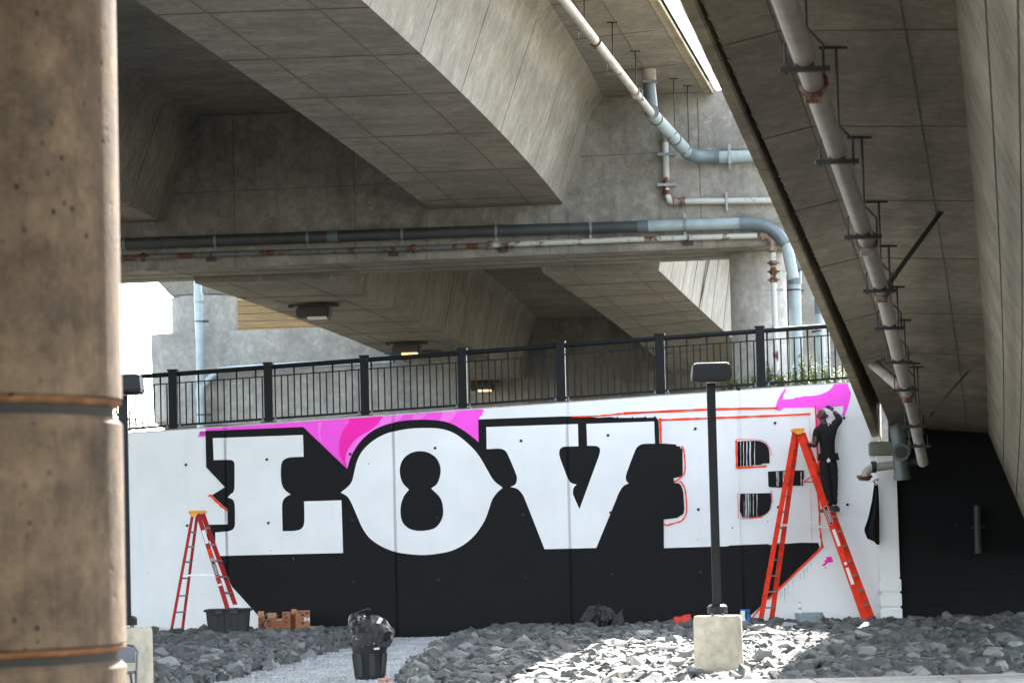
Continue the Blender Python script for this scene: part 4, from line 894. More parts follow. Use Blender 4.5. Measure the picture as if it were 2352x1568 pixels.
for Y in (90, 93, 96, 99, 102, 106, 111): MB().beam(V((fl(Y) - .2, Y, z9 - .004)), V((fr_(Y) + 2.5, Y, z9 - .004)), .035, .016, V((0, 1, 0))).build('form_seam', M_seam, g)
# small tree beyond the railing at the far left
def leaf_cloud(m, c, rad, n, size):
    for _ in range(n):
        d = rng.normal(size=3); d /= np.linalg.norm(d); q = V(c) + V(d * np.array(rad) * rng.uniform(.2, 1) ** .6)
        a = V(rng.normal(size=3)).normalized(); b = a.orthogonal().normalized(); s = size * rng.uniform(.6, 1.3)
        m.add([q - a * s, q + b * s * .4, q + a * s, q - b * s * .4], [(0, 1, 2, 3)])
tp = at(288, 955, 72); TR = thing('small_tree', 'small leafy tree top showing through the railing at the far left', 'tree', (tp.x, 72, 0))
MB().tube([(tp.x, 72, -.1), (tp.x + .1, 72.1, 2), (tp.x - .05, 72, tp.z - .3), (tp.x, 72, tp.z + .3)], [.09, .07, .045, .01], 8).build('trunk', M_stem, TR)
m = MB()
for dx, dz, r in ((-.35, .05, .3), (.0, -.1, .28), (.25, -.35, .3), (-.2, -.5, .35), (.1, -.8, .4), (-.5, -.3, .3)): leaf_cloud(m, (tp.x + dx, 72 + rng.uniform(-.3, .3), tp.z + dz), (r, r, r), 90, .05)
m.build('crown', M_leaf2, TR)

# ------------------------------------------------------------------ weeds on top of the wall
def weed_mesh(seed, h):
    m = MB(); ms = MB(); r = np.random.default_rng(seed)
    for s in range(5):
        dx, dy = r.normal(0, .18) * h, r.normal(0, .1) * h; hh = h * r.uniform(.6, 1); b = V((r.normal(0, .04), r.normal(0, .03), 0))
        P = [b, b + V((dx * .4, dy * .4, hh * .5)), b + V((dx, dy, hh))]; ms.tube(P, [.005, .004, .002], 5)
        for k in range(60):
            t = r.uniform(.08, 1); q = P[0].lerp(P[1], t * 2) if t < .5 else P[1].lerp(P[2], t * 2 - 1)
            a = V((r.normal(), r.normal(), r.uniform(-.1, .9))).normalized(); s_ = .06 * r.uniform(.5, 1.3) * (1.15 - .6 * t); sd_ = a.orthogonal().normalized() * s_ * .28
            m.add([q, q + a * s_ * .5 + sd_, q + a * s_, q + a * s_ * .5 - sd_], [(0, 1, 2, 3)])
    return ms, m
protos = []
for k, h in enumerate((.34, .45, .6, .8)):
    T = thing('weed', 'feathery green weed growing behind the railing on the wall top', 'weed', (0, 0, 0), 'weeds behind the railing'); ms, m = weed_mesh(40 + k, h)
    ms.build('stem', M_stem, T); m.build('foliage', M_leaf, T); protos.append(T)
used = set()
for x, k in ((1696, 1), (1712, 0), (1730, 1), (1745, 0), (1764, 2), (1778, 2), (1790, 1), (1800, 1), (1815, 0), (1832, 2), (1845, 3), (1858, 2), (1872, 1), (1888, 2), (1903, 1), (1916, 1), (1930, 2), (1667, 0), (1680, 1)):
    q = oncross(x, 880, 54.55, WK); T = protos[k] if k not in used else copy_tree(protos[k]); used.add(k)
    T['label'] = ('small feathery weed', 'knee high feathery green weed', 'tall feathery green weed', 'tallest feathery weed')[k] + (' behind the railing left of the last visible post' if x < 1750 else ' behind the railing right of the last visible post')
    T.location = (q.x, q.y, wtop(q.x) - .09); T.rotation_euler = (0, 0, rng.uniform(0, 6)); T.scale = (1, 1, rng.uniform(.85, 1.15))
MB().hexa([WP(x, z + wtop(x), -o) for z in (-.6, -.06) for x, o in ((3.6, .44), (pl, .44), (pl, 3), (3.6, 3))]).build('soil', M_dirt, MW)

# ------------------------------------------------------------------ near column at the left
CYL = 14.0; R_ = .9; CXc = at(275, 784, CYL).x - R_ * 1.0
NC = thing('round_column', 'thick round concrete column close by at the left edge with grooved rings', 'column', (CXc, CYL, 0))
def nz(y): return at(200, y, CYL - .7).z
g1t, g1b, g2t, g2b = nz(913), nz(944), nz(1502), nz(1528)
for z0, z1 in ((-.1, g2b), (g2t, g1b), (g1t, 6.4)):
    MB().lathe([(R_ - .03, z0), (R_, z0 + .03), (R_, z1 - .03), (R_ - .03, z1)], (CXc, CYL, 0), 96).build('column_drum', M_col, NC, smooth=True)
for z0, z1 in ((g2b, g2t), (g1b, g1t)):
    MB().lathe([(R_ - .04, z0), (R_ - .04, z1)], (CXc, CYL, 0), 96, caps=False).build('recessed_ring', M_gap2, NC, smooth=True)
    MB().lathe([(R_ - .034, z1 - .012), (R_ - .006, z1 + .004), (R_ + .001, z1 + .014), (R_ - .02, z1 + .014)], (CXc, CYL, 0), 96, caps=False).build('rust_band', M_rustc, NC, smooth=True)

ND = thing('unseen_overhead_bridge', 'unseen concrete bridge deck carried by the near round column, with an added shade wall', 'bridge', (CXc, 8, 5.6))  # out-of-view deck, sized to keep sky light off the near column
MB().hexa([V((x, y, z)) for z in (-.1, 6.38) for x, y in ((CXc - 12, -22), (3, -22), (3, -20.5), (CXc - 12, -20.5))]).build('abutment', M_conc, ND)  # added unseen wall behind the camera, blocks sky light from the column
MB().hexa([V((x, y, z)) for z in (6.4, 7.1) for x, y in ((CXc - 12, -22), (3, -22), (3, 15.1), (CXc - 12, 15.1))]).build('deck_slab', M_conc, ND)
# ------------------------------------------------------------------ lamp posts
def lamp(px, ptop, pbase, Yl, lab, headx):
    p0 = at(px, pbase, Yl); zb_ = p0.z; xg = p0.x
    T = thing('lamp_post', lab, 'lamp post', (xg, Yl, 0), 'lamp posts on concrete drums'); hz = at(px, ptop, Yl).z
    MB().lathe([(.30, -.1), (.305, .1), (.30, zb_ - .04), (.285, zb_)], (xg, Yl, 0), 40).build('concrete_base', M_base, T, smooth=True)
    MB().box((xg, Yl, (zb_ + hz) / 2 + .05), (.105, .105, hz - zb_ - .1)).build('pole', M_lamp, T, bevel=.012)
    m = MB().lathe([(.125, .03), (.125, .11), (.10, .135), (.06, .14)], (xg, Yl, zb_), 20); m.build('base_cover', M_lamp, T, smooth=True)
    for a in range(4):
        t = a * math.pi / 2 + .78; MB().lathe([(.018, -.0), (.018, .035)], (xg + .09 * math.cos(t), Yl + .09 * math.sin(t), zb_), 8).build('anchor_bolt', M_clamp, T)
    hx = headx
    h = MB().loft([[V((xg + hx + a * wx, Yl - .06 + b * wy_, hz + z)) for a, b in ((-1, -1), (1, -1), (1, 1), (-1, 1))] for z, wx, wy_ in ((-.015, .215, .19), (.0, .235, .21), (.02, .245, .22), (.20, .225, .20), (.215, .2, .18))]).build('lamp_head', M_lamp, T, bevel=.012)
    MB().box((xg + hx, Yl - .1, hz - .018), (.36, .24, .012)).build('lens_panel', M_rubber, h)
    m = MB()
    for i in range(4):
        for j in range(3): m.box((xg + hx - .045 + i * .03, Yl - .14 + j * .045, hz - .027), (.018, .03, .008))
    m.build('led_array', M_wlabel, h)
    MB().box((xg, Yl, hz - .03), (.085, .085, .05)).build('pole_collar', M_lamp, T)
    return T
lamp(1648, 874, 1413, 37.8, 'black square headed lamp post on a pale concrete drum amid sunlit rocks at right', .0)
lamp(291, 903, 1441, 36.0, 'black lamp post on a concrete drum half hidden behind the near column at left', .0)

# ------------------------------------------------------------------ folding chair
q = at(292, 1480, 33.0); zt_ = q.z
CH = thing('folding_chair', 'dark grey metal folding chair partly hidden behind the near column', 'chair', (q.x - .12, 33, 0))
cxh = q.x - .13; w2 = .21
m = MB(); m.tube([(cxh - w2, 32.9, .0), (cxh - w2, 33.1, .45), (cxh - w2, 33.25, zt_ - .08), (cxh - w2 + .05, 33.27, zt_ - .02), (cxh, 33.28, zt_), (cxh + w2 - .05, 33.27, zt_ - .02), (cxh + w2, 33.25, zt_ - .08), (cxh + w2, 33.1, .45), (cxh + w2, 32.9, .0)], .013, 8); m.build('back_frame', M_chair, CH, smooth=True)
MB().loft([[V((cxh + sx * .19, 33.24 - .02 * k, z)) for sx in (-1, -.5, 0, .5, 1)] for k, z in ((0, zt_ - .03), (1, zt_ - .12), (1.5, zt_ - .2))] , closed=False, caps=False).build('backrest', M_chair, CH, smooth=True)
MB().box((cxh, 33.0, .45), (.4, .4, .03)).build('seat', M_chair, CH, bevel=.012)
for sx in (-1, 1): MB().tube([(cxh + sx * .18, 33.25, 0), (cxh + sx * .18, 32.85, .44)], .012, 8).build('leg', M_chair, CH)
MB().tube([(cxh - .18, 33.2, .06), (cxh + .18, 33.2, .06)], .01, 8).build('stretcher', M_chair, CH)

# ------------------------------------------------------------------ step ladders
def ladder(name_lab, nf, ff, nr, fr, capbox_, wf, wr, steps, rungs, mrail, spread, stickers, logo):
    T = thing('step_ladder', name_lab, 'ladder', (V(nf[1]) + V(fr[1])) / 2)
    side = V((1, 0, 0))
    for a, b in (nf, ff):
        r_ = MB().beam(a, b, wf, .03, side).build('front_rail', mrail, T, bevel=.004); MB().beam(V(b) + (V(a) - V(b)).normalized() * .06, b, wf * 1.1, .04, side).build('foot', M_rubber, r_)
    for a, b in (nr, fr):
        r_ = MB().beam(a, b, wr, .03, side).build('rear_rail', mrail, T, bevel=.004); MB().beam(V(b) + (V(a) - V(b)).normalized() * .05, b, wr * 1.1, .04, side).build('foot', M_rubber, r_)
    for t in steps:
        a, b = V(nf[0]).lerp(V(nf[1]), t), V(ff[0]).lerp(V(ff[1]), t); MB().beam(a + (b - a).normalized() * .012, b - (b - a).normalized() * -.03, .085, .03, side).build('step', M_alud, T, bevel=.004)
    for t in rungs:
        a, b = V(nr[0]).lerp(V(nr[1]), t), V(fr[0]).lerp(V(fr[1]), t); MB().beam(a, b, .045, .028, side).build('rung', M_alud, T)
    c, size, ax = capbox_; cc_ = MB().box(c, size, ax).build('top_cap', M_ladcap, T, bevel=.012)
    fa = ax[0]; c = V(c); MB().hexa([c + V(fa).normalized() * x + V(ax[1]).normalized() * y + V((0, 0, z)) for z, k in ((-size[2] / 2 - .05, .35), (-size[2] / 2 + .01, .9)) for x, y in ((-size[0] / 2 * k, -size[1] / 2 - .004), (size[0] / 2 * k, -size[1] / 2 - .004), (size[0] / 2 * k, -size[1] / 2 + .03), (-size[0] / 2 * k, -size[1] / 2 + .03))]).build('cap_gusset', M_ladcap, cc_)
    for sx in (-.3, .0, .3):
        p = c + V(fa).normalized() * size[0] * sx - V(ax[1]).normalized() * (size[1] / 2 + .004) + V((0, 0, -.0)); MB().box(p, (.014, .012, .014)).build('rivet', M_clamp, cc_)
    for A, B, tt in ((nf, nr, spread), (ff, fr, spread)):
        a, b = V(A[0]).lerp(V(A[1]), tt[0]), V(B[0]).lerp(V(B[1]), tt[1]); mid = (a + b) / 2 + V((0, 0, .02)); MB().beam(a, mid, .03, .012, V((0, 0, 1))).beam(mid, b, .03, .012, V((0, 0, 1))).build('spreader', M_alu, T)
    a, b = V(nf[0]), V(nf[1]); d = (b - a).normalized(); sdv = V((1, 0, 0)); sdv = (sdv - d * sdv.dot(d)).normalized(); out = sdv.cross(d).normalized()
    if out.y > 0: out = -out
    for t, ln, wd, mt in stickers:
        p = a.lerp(b, t) + out * .0175; MB().beam(p - d * ln / 2, p + d * ln / 2, wd, .003, sdv).build('sticker', mt, T)
    t, ln, wd = logo; p = a.lerp(b, t) + out * .0175
    pl_ = MB(); nn = 8
    pts = [p + d * (ln / 2 - wd / 2) * sg + (d * math.cos(th) * sg + sdv * math.sin(th) * sg) * wd / 2 for sg in (1, -1) for th in np.linspace(-math.pi / 2, math.pi / 2, nn)]
    lg = pl_.add(pts + [q - out * .004 for q in pts], [tuple(range(len(pts)))]).build('maker_plate', M_wlabel, T)
    pts = [p + out * .002 + d * (ln / 2 - wd / 2) * sg + (d * math.cos(th) * sg + sdv * math.sin(th) * sg) * wd * .42 for sg in (1, -1) for th in np.linspace(-math.pi / 2, math.pi / 2, nn)]
    MB().add(pts, [tuple(range(len(pts)))]).build('plate_field', M_ink, lg)
    text_obj('lettering', 'LOUISVILLE', wd * .62, M_wlabel, lg, p + out * .004 + d * ln * .05, d, sdv * (1 if d.cross(sdv).dot(out) > 0 else -1), .001)
    return T
def A2(x, y): return (373.2 + .20507 * x, 1148.4 + .20507 * y)
def lp(x, y, Y): X_, Y_ = A2(x, y); return at(X_, Y_, Y)
nY, fY = 53.2, 53.75
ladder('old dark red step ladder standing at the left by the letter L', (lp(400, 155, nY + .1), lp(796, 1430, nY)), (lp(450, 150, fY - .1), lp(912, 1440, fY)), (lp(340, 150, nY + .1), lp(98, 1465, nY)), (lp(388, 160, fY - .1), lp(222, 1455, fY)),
       ((lp(360, 134, nY + .08) + lp(430, 134, fY - .08)) / 2, (.185, .62, .055), (V((1, .12, 0)), V((.13, 1, 0)), V((0, 0, 1)))), .078, .05, [.125, .27, .41, .55, .69, .83, .95], [.155, .28, .41, .55, .70, .84, .985], M_ladold, (.54, .53),
       [(.20, .24, .06, M_wlabel), (.345, .16, .07, M_ladred), (.40, .05, .06, M_bucket), (.62, .035, .07, M_wlabel)], (.48, .30, .062))
ladder('tall orange red step ladder with a painter standing on it', (at(1835, 992, 52.3), at(1990, 1430, 52.15)), (at(1842, 994, 52.7), at(2004, 1424, 52.8)), (at(1825, 994, 52.3), at(1747, 1426, 52.15)), (at(1832, 996, 52.7), at(1772, 1424, 52.8)),
       ((at(1829, 988, 52.25) + at(1835, 988, 52.75)) / 2, (.205, .62, .055), (V((1, .03, 0)), V((.03, 1, 0)), V((0, 0, 1)))), .115, .085, [.06 + .0775 * k for k in range(12)], [.08 + .085 * k for k in range(11)], M_ladred, (.505, .49),
       [(.555, .30, .055, M_wlabel), (.755, .30, .055, M_wlabel), (.655, .16, .07, P_red), (.69, .05, .05, M_wlabel)], (.437, .34, .07))

# ------------------------------------------------------------------ painter
PE = thing('person', 'painter in black shirt and dark trousers seen from behind reaching up from the tall ladder', 'person', at(1903, 1178, 52.72))
def K(x, y, Y): return at(1722.7 + .25633 * x, 861.3 + .25633 * y, Y)
yb = 52.68
J = dict(pel=(K(702, 765, yb), .135), ab=(K(697, 690, yb), .148), ch=(K(690, 590, yb + .02), .175), up=(K(682, 490, yb + .03), .155), nk=(K(660, 430, yb + .04), .062), hd=(K(648, 385, yb + .05), .075),
         sl=(K(598, 492, yb + .02), .082), el_=(K(582, 632, yb - .05), .06), wl=(K(520, 615, yb - .02), .036),
         sr=(K(755, 445, yb + .05), .088), er=(K(808, 395, yb + .12), .068), wr=(K(748, 320, yb + .22), .038),
         hl=(K(662, 800, yb), .118), kl=(K(688, 985, yb + .02), .088), al=(K(722, 1172, yb - .02), .055), hr=(K(742, 800, yb), .115), kr=(K(748, 970, yb + .06), .082), ar=(K(760, 1168, yb + .05), .052))
E_J = [('pel', 'ab'), ('ab', 'ch'), ('ch', 'up'), ('up', 'nk'), ('nk', 'hd'), ('up', 'sl'), ('sl', 'el_'), ('el_', 'wl'), ('up', 'sr'), ('sr', 'er'), ('er', 'wr'), ('pel', 'hl'), ('hl', 'kl'), ('kl', 'al'), ('pel', 'hr'), ('hr', 'kr'), ('kr', 'ar')]
def skin_mesh(joints, edges, root, sub=2):
    keys = list(joints); idx = {k: i for i, k in enumerate(keys)}; me = bpy.data.meshes.new('tmp')
    me.from_pydata([tuple(joints[k][0]) for k in keys], [(idx[a], idx[b]) for a, b in edges], [])
    ob = bpy.data.objects.new('tmp', me); COL.objects.link(ob); md = ob.modifiers.new('s', 'SKIN'); md.use_smooth_shade = True; md.branch_smoothing = .6
    for k in keys:
        sv = me.skin_vertices[0].data[idx[k]]; r = joints[k][1]; sv.radius = r if isinstance(r, tuple) else (r, r); sv.use_root = (k == root)
    su = ob.modifiers.new('u', 'SUBSURF'); su.levels = sub; su.render_levels = sub
    dg = bpy.context.evaluated_depsgraph_get(); out = bpy.data.meshes.new_from_object(ob.evaluated_get(dg)); bpy.data.objects.remove(ob); return out
bme = skin_mesh(J, E_J, 'pel'); o0 = ORG[PE]
for m_ in (M_shirt, M_jean, M_skin): bme.materials.append(m_)
zbelt = K(700, 762, yb).z
el_r, wr_r, el_l, wl_l, nkz = J['er'][0], J['wr'][0], J['el_'][0], J['wl'][0], J['nk'][0].z
for p in bme.polygons:
    c = p.center; mi = 0
    if c.z < zbelt: mi = 1
    if (c - wr_r).length < (el_r - wr_r).length * .62 and c.z > J['sr'][0].z: mi = 2
    if c.x < J['sl'][0].x - .02 and (c - wl_l).length < .19 and abs(c.z - wl_l.z) < .12: mi = 2
    if c.z > nkz - .01 and abs(c.x - J['nk'][0].x) < .13 and (c - el_r).length > .3: mi = 2
    p.material_index = mi; p.use_smooth = True
for v in bme.vertices:                          # cloth wrinkles
    n_ = mnoise.noise(v.co * 9) * .012 + mnoise.noise(V((v.co.x * 5, v.co.y * 5, v.co.z * 22))) * .007
    if v.co.z < nkz - .05: v.co += v.normal * n_
    v.co -= o0
bme.name = 'body'; body = bpy.data.objects.new('body', bme); COL.objects.link(body); body.parent = PE; ORG[body] = V(o0)
# head: skull turned towards the wall, ears, jaw
hc = K(645, 360, yb + .07); m = MB(); rings = []; nseg = 20
for i in range(15):
    th = math.pi * (i + .5) / 15; r0 = math.sin(th); z = math.cos(th)
    rings.append([hc + V((r0 * .076 * math.cos(a) * (1 - .12 * max(0, -z)), r0 * .098 * math.sin(a) * (1 if math.sin(a) < 0 else 1.02 - .1 * max(0, -z)) + .012 * max(0, -z), z * .118)) for a in np.linspace(0, 2 * math.pi, nseg, endpoint=False)])
m.loft(rings)
for sx in (-1, 1):
    m.lathe([(.0, -.032), (.014, -.02), (.02, .008), (.012, .03), (.0, .036)], hc + V((sx * .078, .005, -.01)), 8)
m.loft([[hc + V((a * k, .1 + d, z)) for a in (-.012, .012)] + [hc + V((0, .1 + d + .02 * k * 60, z))] for k, d, z in ((1, -.01, .02), (1.3, .0, -.03), (1, -.01, -.04))])
m.build('head', M_skin, body, smooth=True)
def hand(w, fdir, pdir, thumb, mat, curl, name, s=1.0):
    w, f, pn = V(w), V(fdir).normalized(), V(pdir); pn = (pn - f * pn.dot(f)).normalized(); a = f.cross(pn); jo = {'w': (w, .03 * s), 'p': (w + f * .05 * s, (.036 * s, .022 * s)), 'k': (w + f * .085 * s, (.038 * s, .018 * s))}; ed = [('w', 'p'), ('p', 'k')]
    hm = skin_mesh(jo, ed, 'w', 1); parts = [hm]
    for i, (offx, ln) in enumerate(((-.027, .066), (-.009, .075), (.010, .070), (.027, .055))):
        b0 = w + f * .07 * s + a * offx * s; p1 = b0 + f * .03 * s; d1 = (f * math.cos(curl) + pn * math.sin(curl)); p2 = p1 + d1 * ln * .5 * s; d2 = (f * math.cos(curl * 2) + pn * math.sin(curl * 2)); p3 = p2 + d2 * ln * .45 * s
        parts.append(skin_mesh({'a': (b0, .0095 * s), 'b': (p1, .0095 * s), 'c': (p2, .0085 * s), 'd': (p3, .007 * s)}, [('a', 'b'), ('b', 'c'), ('c', 'd')], 'a', 1))
    t0 = w + f * .03 * s + a * thumb * .02 * s; t1 = t0 + (f * .5 + a * thumb * .7 + pn * .3).normalized() * .04 * s; t2 = t1 + (f * .8 + a * thumb * .1 + pn * .4).normalized() * .035 * s
    parts.append(skin_mesh({'a': (t0, .012 * s), 'b': (t1, .011 * s), 'c': (t2, .009 * s)}, [('a', 'b'), ('b', 'c')], 'a', 1))
    M = MB()
    for pm in parts: M.add([v.co for v in pm.vertices], [tuple(p.vertices) for p in pm.polygons]); bpy.data.meshes.remove(pm)
    return M.build(name, mat, body, smooth=True)
h_r = hand(J['wr'][0], K(684, 268, yb + .29) - J['wr'][0], V((-.4, .9, -.3)), -1, M_rubber, .35, 'gloved_hand', 1.1)
h_l = hand(J['wl'][0], K(470, 622, yb - .12) - J['wl'][0], V((-.2, .6, -.8)), 1, M_rubber, .6, 'gloved_hand', 1.05)
for k_, hy, dx in (('al', -.02, -.055), ('ar', .05, -.02)):
    a = J[k_][0]; f = V((-.75, .55, 0)).normalized() if k_ == 'al' else V((-.5, .8, 0)).normalized(); sdv = V((-f.y, f.x, 0)); rings = []
    for t, wd, hh in ((-.09, .034, .075), (-.04, .044, .095), (.05, .046, .075), (.13, .05, .05), (.19, .04, .035), (.215, .02, .02)):
        c = a + f * t - V((0, 0, .085)); rings.append([c + sdv * wd, c + sdv * wd + V((0, 0, hh * .6)), c + V((0, 0, hh)), c - sdv * wd + V((0, 0, hh * .6)), c - sdv * wd])
    sh = MB().loft(rings).build('shoe', M_shoe, PE, smooth=True)
    MB().loft([[r[0] + sdv * .004 - V((0, 0, .001)), r[4] - sdv * .004 - V((0, 0, .001)), r[4] - sdv * .004 - V((0, 0, .024)), r[0] + sdv * .004 - V((0, 0, .024))] for r in rings]).build('sole', M_sole, sh)
# shirt hem, white tape flecks and the pale cap in the back pocket
hem = MB(); ringc = K(703, 752, yb)
hem.loft([[ringc + V((rr * 1.12 * math.cos(a), rr * .9 * math.sin(a), z + .008 * math.sin(5 * a))) for a in np.linspace(0, 2 * math.pi, 22, endpoint=False)] for rr, z in ((.15, .10), (.168, -.015), (.163, -.018))], caps=False); hem.build('shirt_hem', M_shirt, body, smooth=True)
m = MB()
for k in range(7): c = K(705 + rng.uniform(-15, 35), 425 + rng.uniform(-10, 22), yb - .095); m.box(c, (.012, .004, rng.uniform(.02, .05)), (V((1, 0, .4)), V((0, 1, 0)), V((-.4, 0, 1))))
m.build('paint_flecks', M_wlabel, body)
c = K(704, 762, yb - .17); MB().lathe([(.03, -.03), (.032, 0), (.02, .015), (.012, .02), (.012, .035)], c, 12).build('spray_cap', M_wlabel, body)

# ------------------------------------------------------------------ things on the ground
def gz(x, y, Y): return at(x, y, Y)
# black tote
q = at(525, 1443, 52.4); TB = thing('plastic_tote', 'large black plastic tote with a wide rim at the foot of the old ladder', 'tote', q)
wt_, wb_ = 50 * 52.4 / FPX, 44 * 52.4 / FPX; hh = at(525, 1397, 52.4).z - q.z
def rr4(w_, d_, z, r=.06): return [q + V((sx * w_ + 0, sy * d_, z)) for sx, sy in ((-1, -1), (1, -1), (1, 1), (-1, 1))]
MB().loft([rr4(wb_, .22, -.05), rr4(wt_ * .97, .26, hh), rr4(wt_ * .93, .24, hh), rr4(wb_ * .93, .2, .0)], caps=True).build('tub', M_rubber, TB, bevel=.012)
MB().loft([rr4(wt_ * 1.04, .29, hh - .045), rr4(wt_ * 1.06, .3, hh - .005), rr4(wt_ * .95, .25, hh + .003), rr4(wt_ * .93, .24, hh - .045)], caps=False).build('rim', M_rubber, TB)
for k in range(6): X = -wb_ + wb_ * 2 * (k + .5) / 6; MB().beam(q + V((X, -.222, -.02)), q + V((X * 1.1, -.262, hh - .06)), .03, .02, V((1, 0, 0))).build('rib', M_rubber, TB)
for sx in (-1, 1): MB().box(q + V((sx * wt_ * .35, -.30, hh - .05)), (.12, .02, .05)).build('handle', M_rubber, TB)
qq = at(697 * 0 + 546, 1391, 52.4); tag(MB().box(qq + V((0, 0, .0)), (.15, .1, .05)).box(qq + V((.03, 0, .03)), (.06, .06, .012)).build('small_carton', M_wlabel, bevel=.004), 'small white carton lying on the rim of the black tote', 'carton')
tag(MB().hexa([q + V((x, y, z)) for z in (hh - .1, hh - .06) for x, y in ((-wt_ * .9, -.23), (wt_ * .9, -.23), (wt_ * .9, .23), (-wt_ * .9, .23))]).build('folded_tarp', M_shirt), 'dark folded tarp filling the black tote', 'tarp')
# cardboard cartons
def carton(x0, x1, y0, y1, Yc, lab, rot=0.0, flap='up', text=True, handle=False):
    def dd(x, y): return (545.5 + .1709 * x, 1366.6 + .1709 * y)
    a, b = dd(x0, y1), dd(x1, y0); p0 = at(a[0], a[1], Yc); p1 = at(b[0], b[1], Yc); wd, ht = p1.x - p0.x, p1.z - p0.z; c = V(((p0.x + p1.x) / 2, Yc, p0.z))
    T = thing('cardboard_box', lab, 'box', c, 'cardboard cartons by the wall'); X = V((math.cos(rot), math.sin(rot), 0)); Yd = V((-X.y, X.x, 0)); Z = V((0, 0, 1)); d = .22; th = .006
    bx = MB()
    bx.box(c + Yd * 0 + Z * (ht / 2 - .03), (wd, th, ht + .06), (X, Yd, Z)); MB_side = [(-1, 0), (1, 0)]
    f = bx.build('front_panel', M_cardb, T)
    MB().box(c + Yd * d + Z * (ht / 2 - .03), (wd, th, ht + .06), (X, Yd, Z)).build('back_panel', M_cardb, T)
    for sx in (-1, 1): MB().box(c + Yd * d / 2 + X * sx * (wd / 2 - th / 2) + Z * (ht / 2 - .03), (th, d - th * 2.1, ht + .055), (X, Yd, Z)).build('side_panel', M_cardb, T)
    if flap == 'up':
        MB().beam(c + Yd * d + Z * (ht + .005), c + Yd * (d + .03) + Z * (ht + .1), wd * .98, .005, X).build('flap', M_cardi, T)
        MB().beam(c + X * wd / 2 + Yd * d / 2 + Z * (ht + .004), c + X * (wd / 2 + .05) + Yd * d / 2 + Z * (ht + .06), d * .9, .005, Yd).build('flap', M_cardi, T)
    elif flap == 'front': MB().beam(c - Yd * .008 + Z * (ht - .002), c - Yd * .04 + Z * (ht * .62), wd * .98, .005, X).build('flap', M_cardi, T)
    else: MB().box(c + Yd * d / 2 + Z * (ht + .004), (wd * 1.0, d, .006), (X, Yd, Z)).build('flap', M_cardb, T)
    cf_ = c - Yd * (th / 2 + .002); mk = MB(); s_ = min(wd, ht) * .36; zc = ht * .42
    if text:
        for i in range(4):
            t0, t1 = i * math.pi / 2, (i + 1) * math.pi / 2; pa, pb = [cf_ + X * math.cos(t) * s_ * 1.05 + Z * (zc + math.sin(t) * s_ * 1.15) for t in (t0, t1)]; mk.beam(pa, pb, .006, .002, Yd.cross(pb - pa))
        for sg in (1, -1): mk.add([cf_ - Yd * .0 + X * k * s_ * .42 + Z * (zc + sg * z * s_) for k, z in ((-1, .62), (1, .62), (0, 1.1))] if sg > 0 else [cf_ + X * k * s_ * .42 + Z * (zc + sg * z * s_) for k, z in ((-1, .62), (1, .62), (0, 1.1))], [(0, 1, 2)])
        n = 10; mk.add([cf_ + X * .2 * s_ * math.cos(t) + Z * (zc + .2 * s_ * math.sin(t)) for t in np.linspace(0, 2 * math.pi, n, endpoint=False)], [tuple(range(n))])
        mk.build('diamond_print', M_ink, f)
        text_obj('number_print', '94', .055, M_ink, f, cf_ + X * -wd * .22 + Z * (ht - .035), X, Z, .001)
    if handle:
        text_obj('number_print', '94', .11, M_wlabel, f, cf_ - Yd * .002 + X * wd * .28 + Z * (ht * .35), X, Z, .001)
        MB().box(cf_ + X * wd * .3 + Z * (ht - .04), (.07, .003, .03), (X, Yd, Z)).build('hand_hole', M_ink, f)
    return T
carton(285, 365, 290, 425, 53.75, 'dusty torn cardboard carton leaning at the left end of the row', .12, 'up')
carton(372, 492, 312, 425, 53.5, 'squat open cardboard carton with a printed diamond, second from left', -.1, 'up')
carton(505, 600, 308, 412, 53.65, 'small closed carton with a drooping front flap, third from left', .05, 'front', text=False)
carton(604, 708, 225, 405, 53.7, 'upright carton printed 94 with a diamond, fourth from left', -.05, 'flat')
carton(714, 782, 262, 395, 53.85, 'half hidden carton between the two taller cartons', 0, 'up')
carton(782, 972, 205, 395, 53.7, 'widest and tallest carton with a hand hole and white 94 at the right end', .1, 'flat', True, True)
# trash can with overflowing bag
q = at(850, 1562, 39.4); TC = thing('trash_can', 'dark grey ribbed trash can overflowing on the gravel path', 'trash can', (q.x, 39.4, q.z)); hT = at(850, 1467, 39.4).z - q.z; rT = 41 * 39.4 / FPX; rB = 34 * 39.4 / FPX
MB().lathe([(rB * .95, 0), (rB, .015), (rB + (rT - rB) * .75, hT * .74), (rT * 1.0, hT * .76), (rT * 1.02, hT * .93), (rT * 1.06, hT * .94), (rT * 1.08, hT), (rT * 1.0, hT), (rT * .95, hT * .8), (rB * .9, .04)], q, 40).build('can_body', M_rubber, TC, smooth=True)
for k in range(8):
    t = 2 * math.pi * k / 8 + .2; d = V((math.cos(t), math.sin(t), 0)); MB().beam(q + d * (rB + .003) + V((0, 0, .06)), q + d * (rT - .006) + V((0, 0, hT * .66)), .075, .008, d.cross(V((0, 0, 1)))).build('rib_panel', M_rubber, TC, bevel=.003)
for sx in (-1, 1): MB().box(q + V((sx * rT * 1.1, 0, hT * .9)), (.06, .12, .05)).build('handle', M_rubber, TC, bevel=.01)
MB().box(q + V((rT * .45, -rT * .915, hT * .84)), (.075, .004, .085), (V((1, .45, 0)), V((-.45, 1, 0)), V((0, 0, 1)))).build('sticker', M_wlabel, TC)
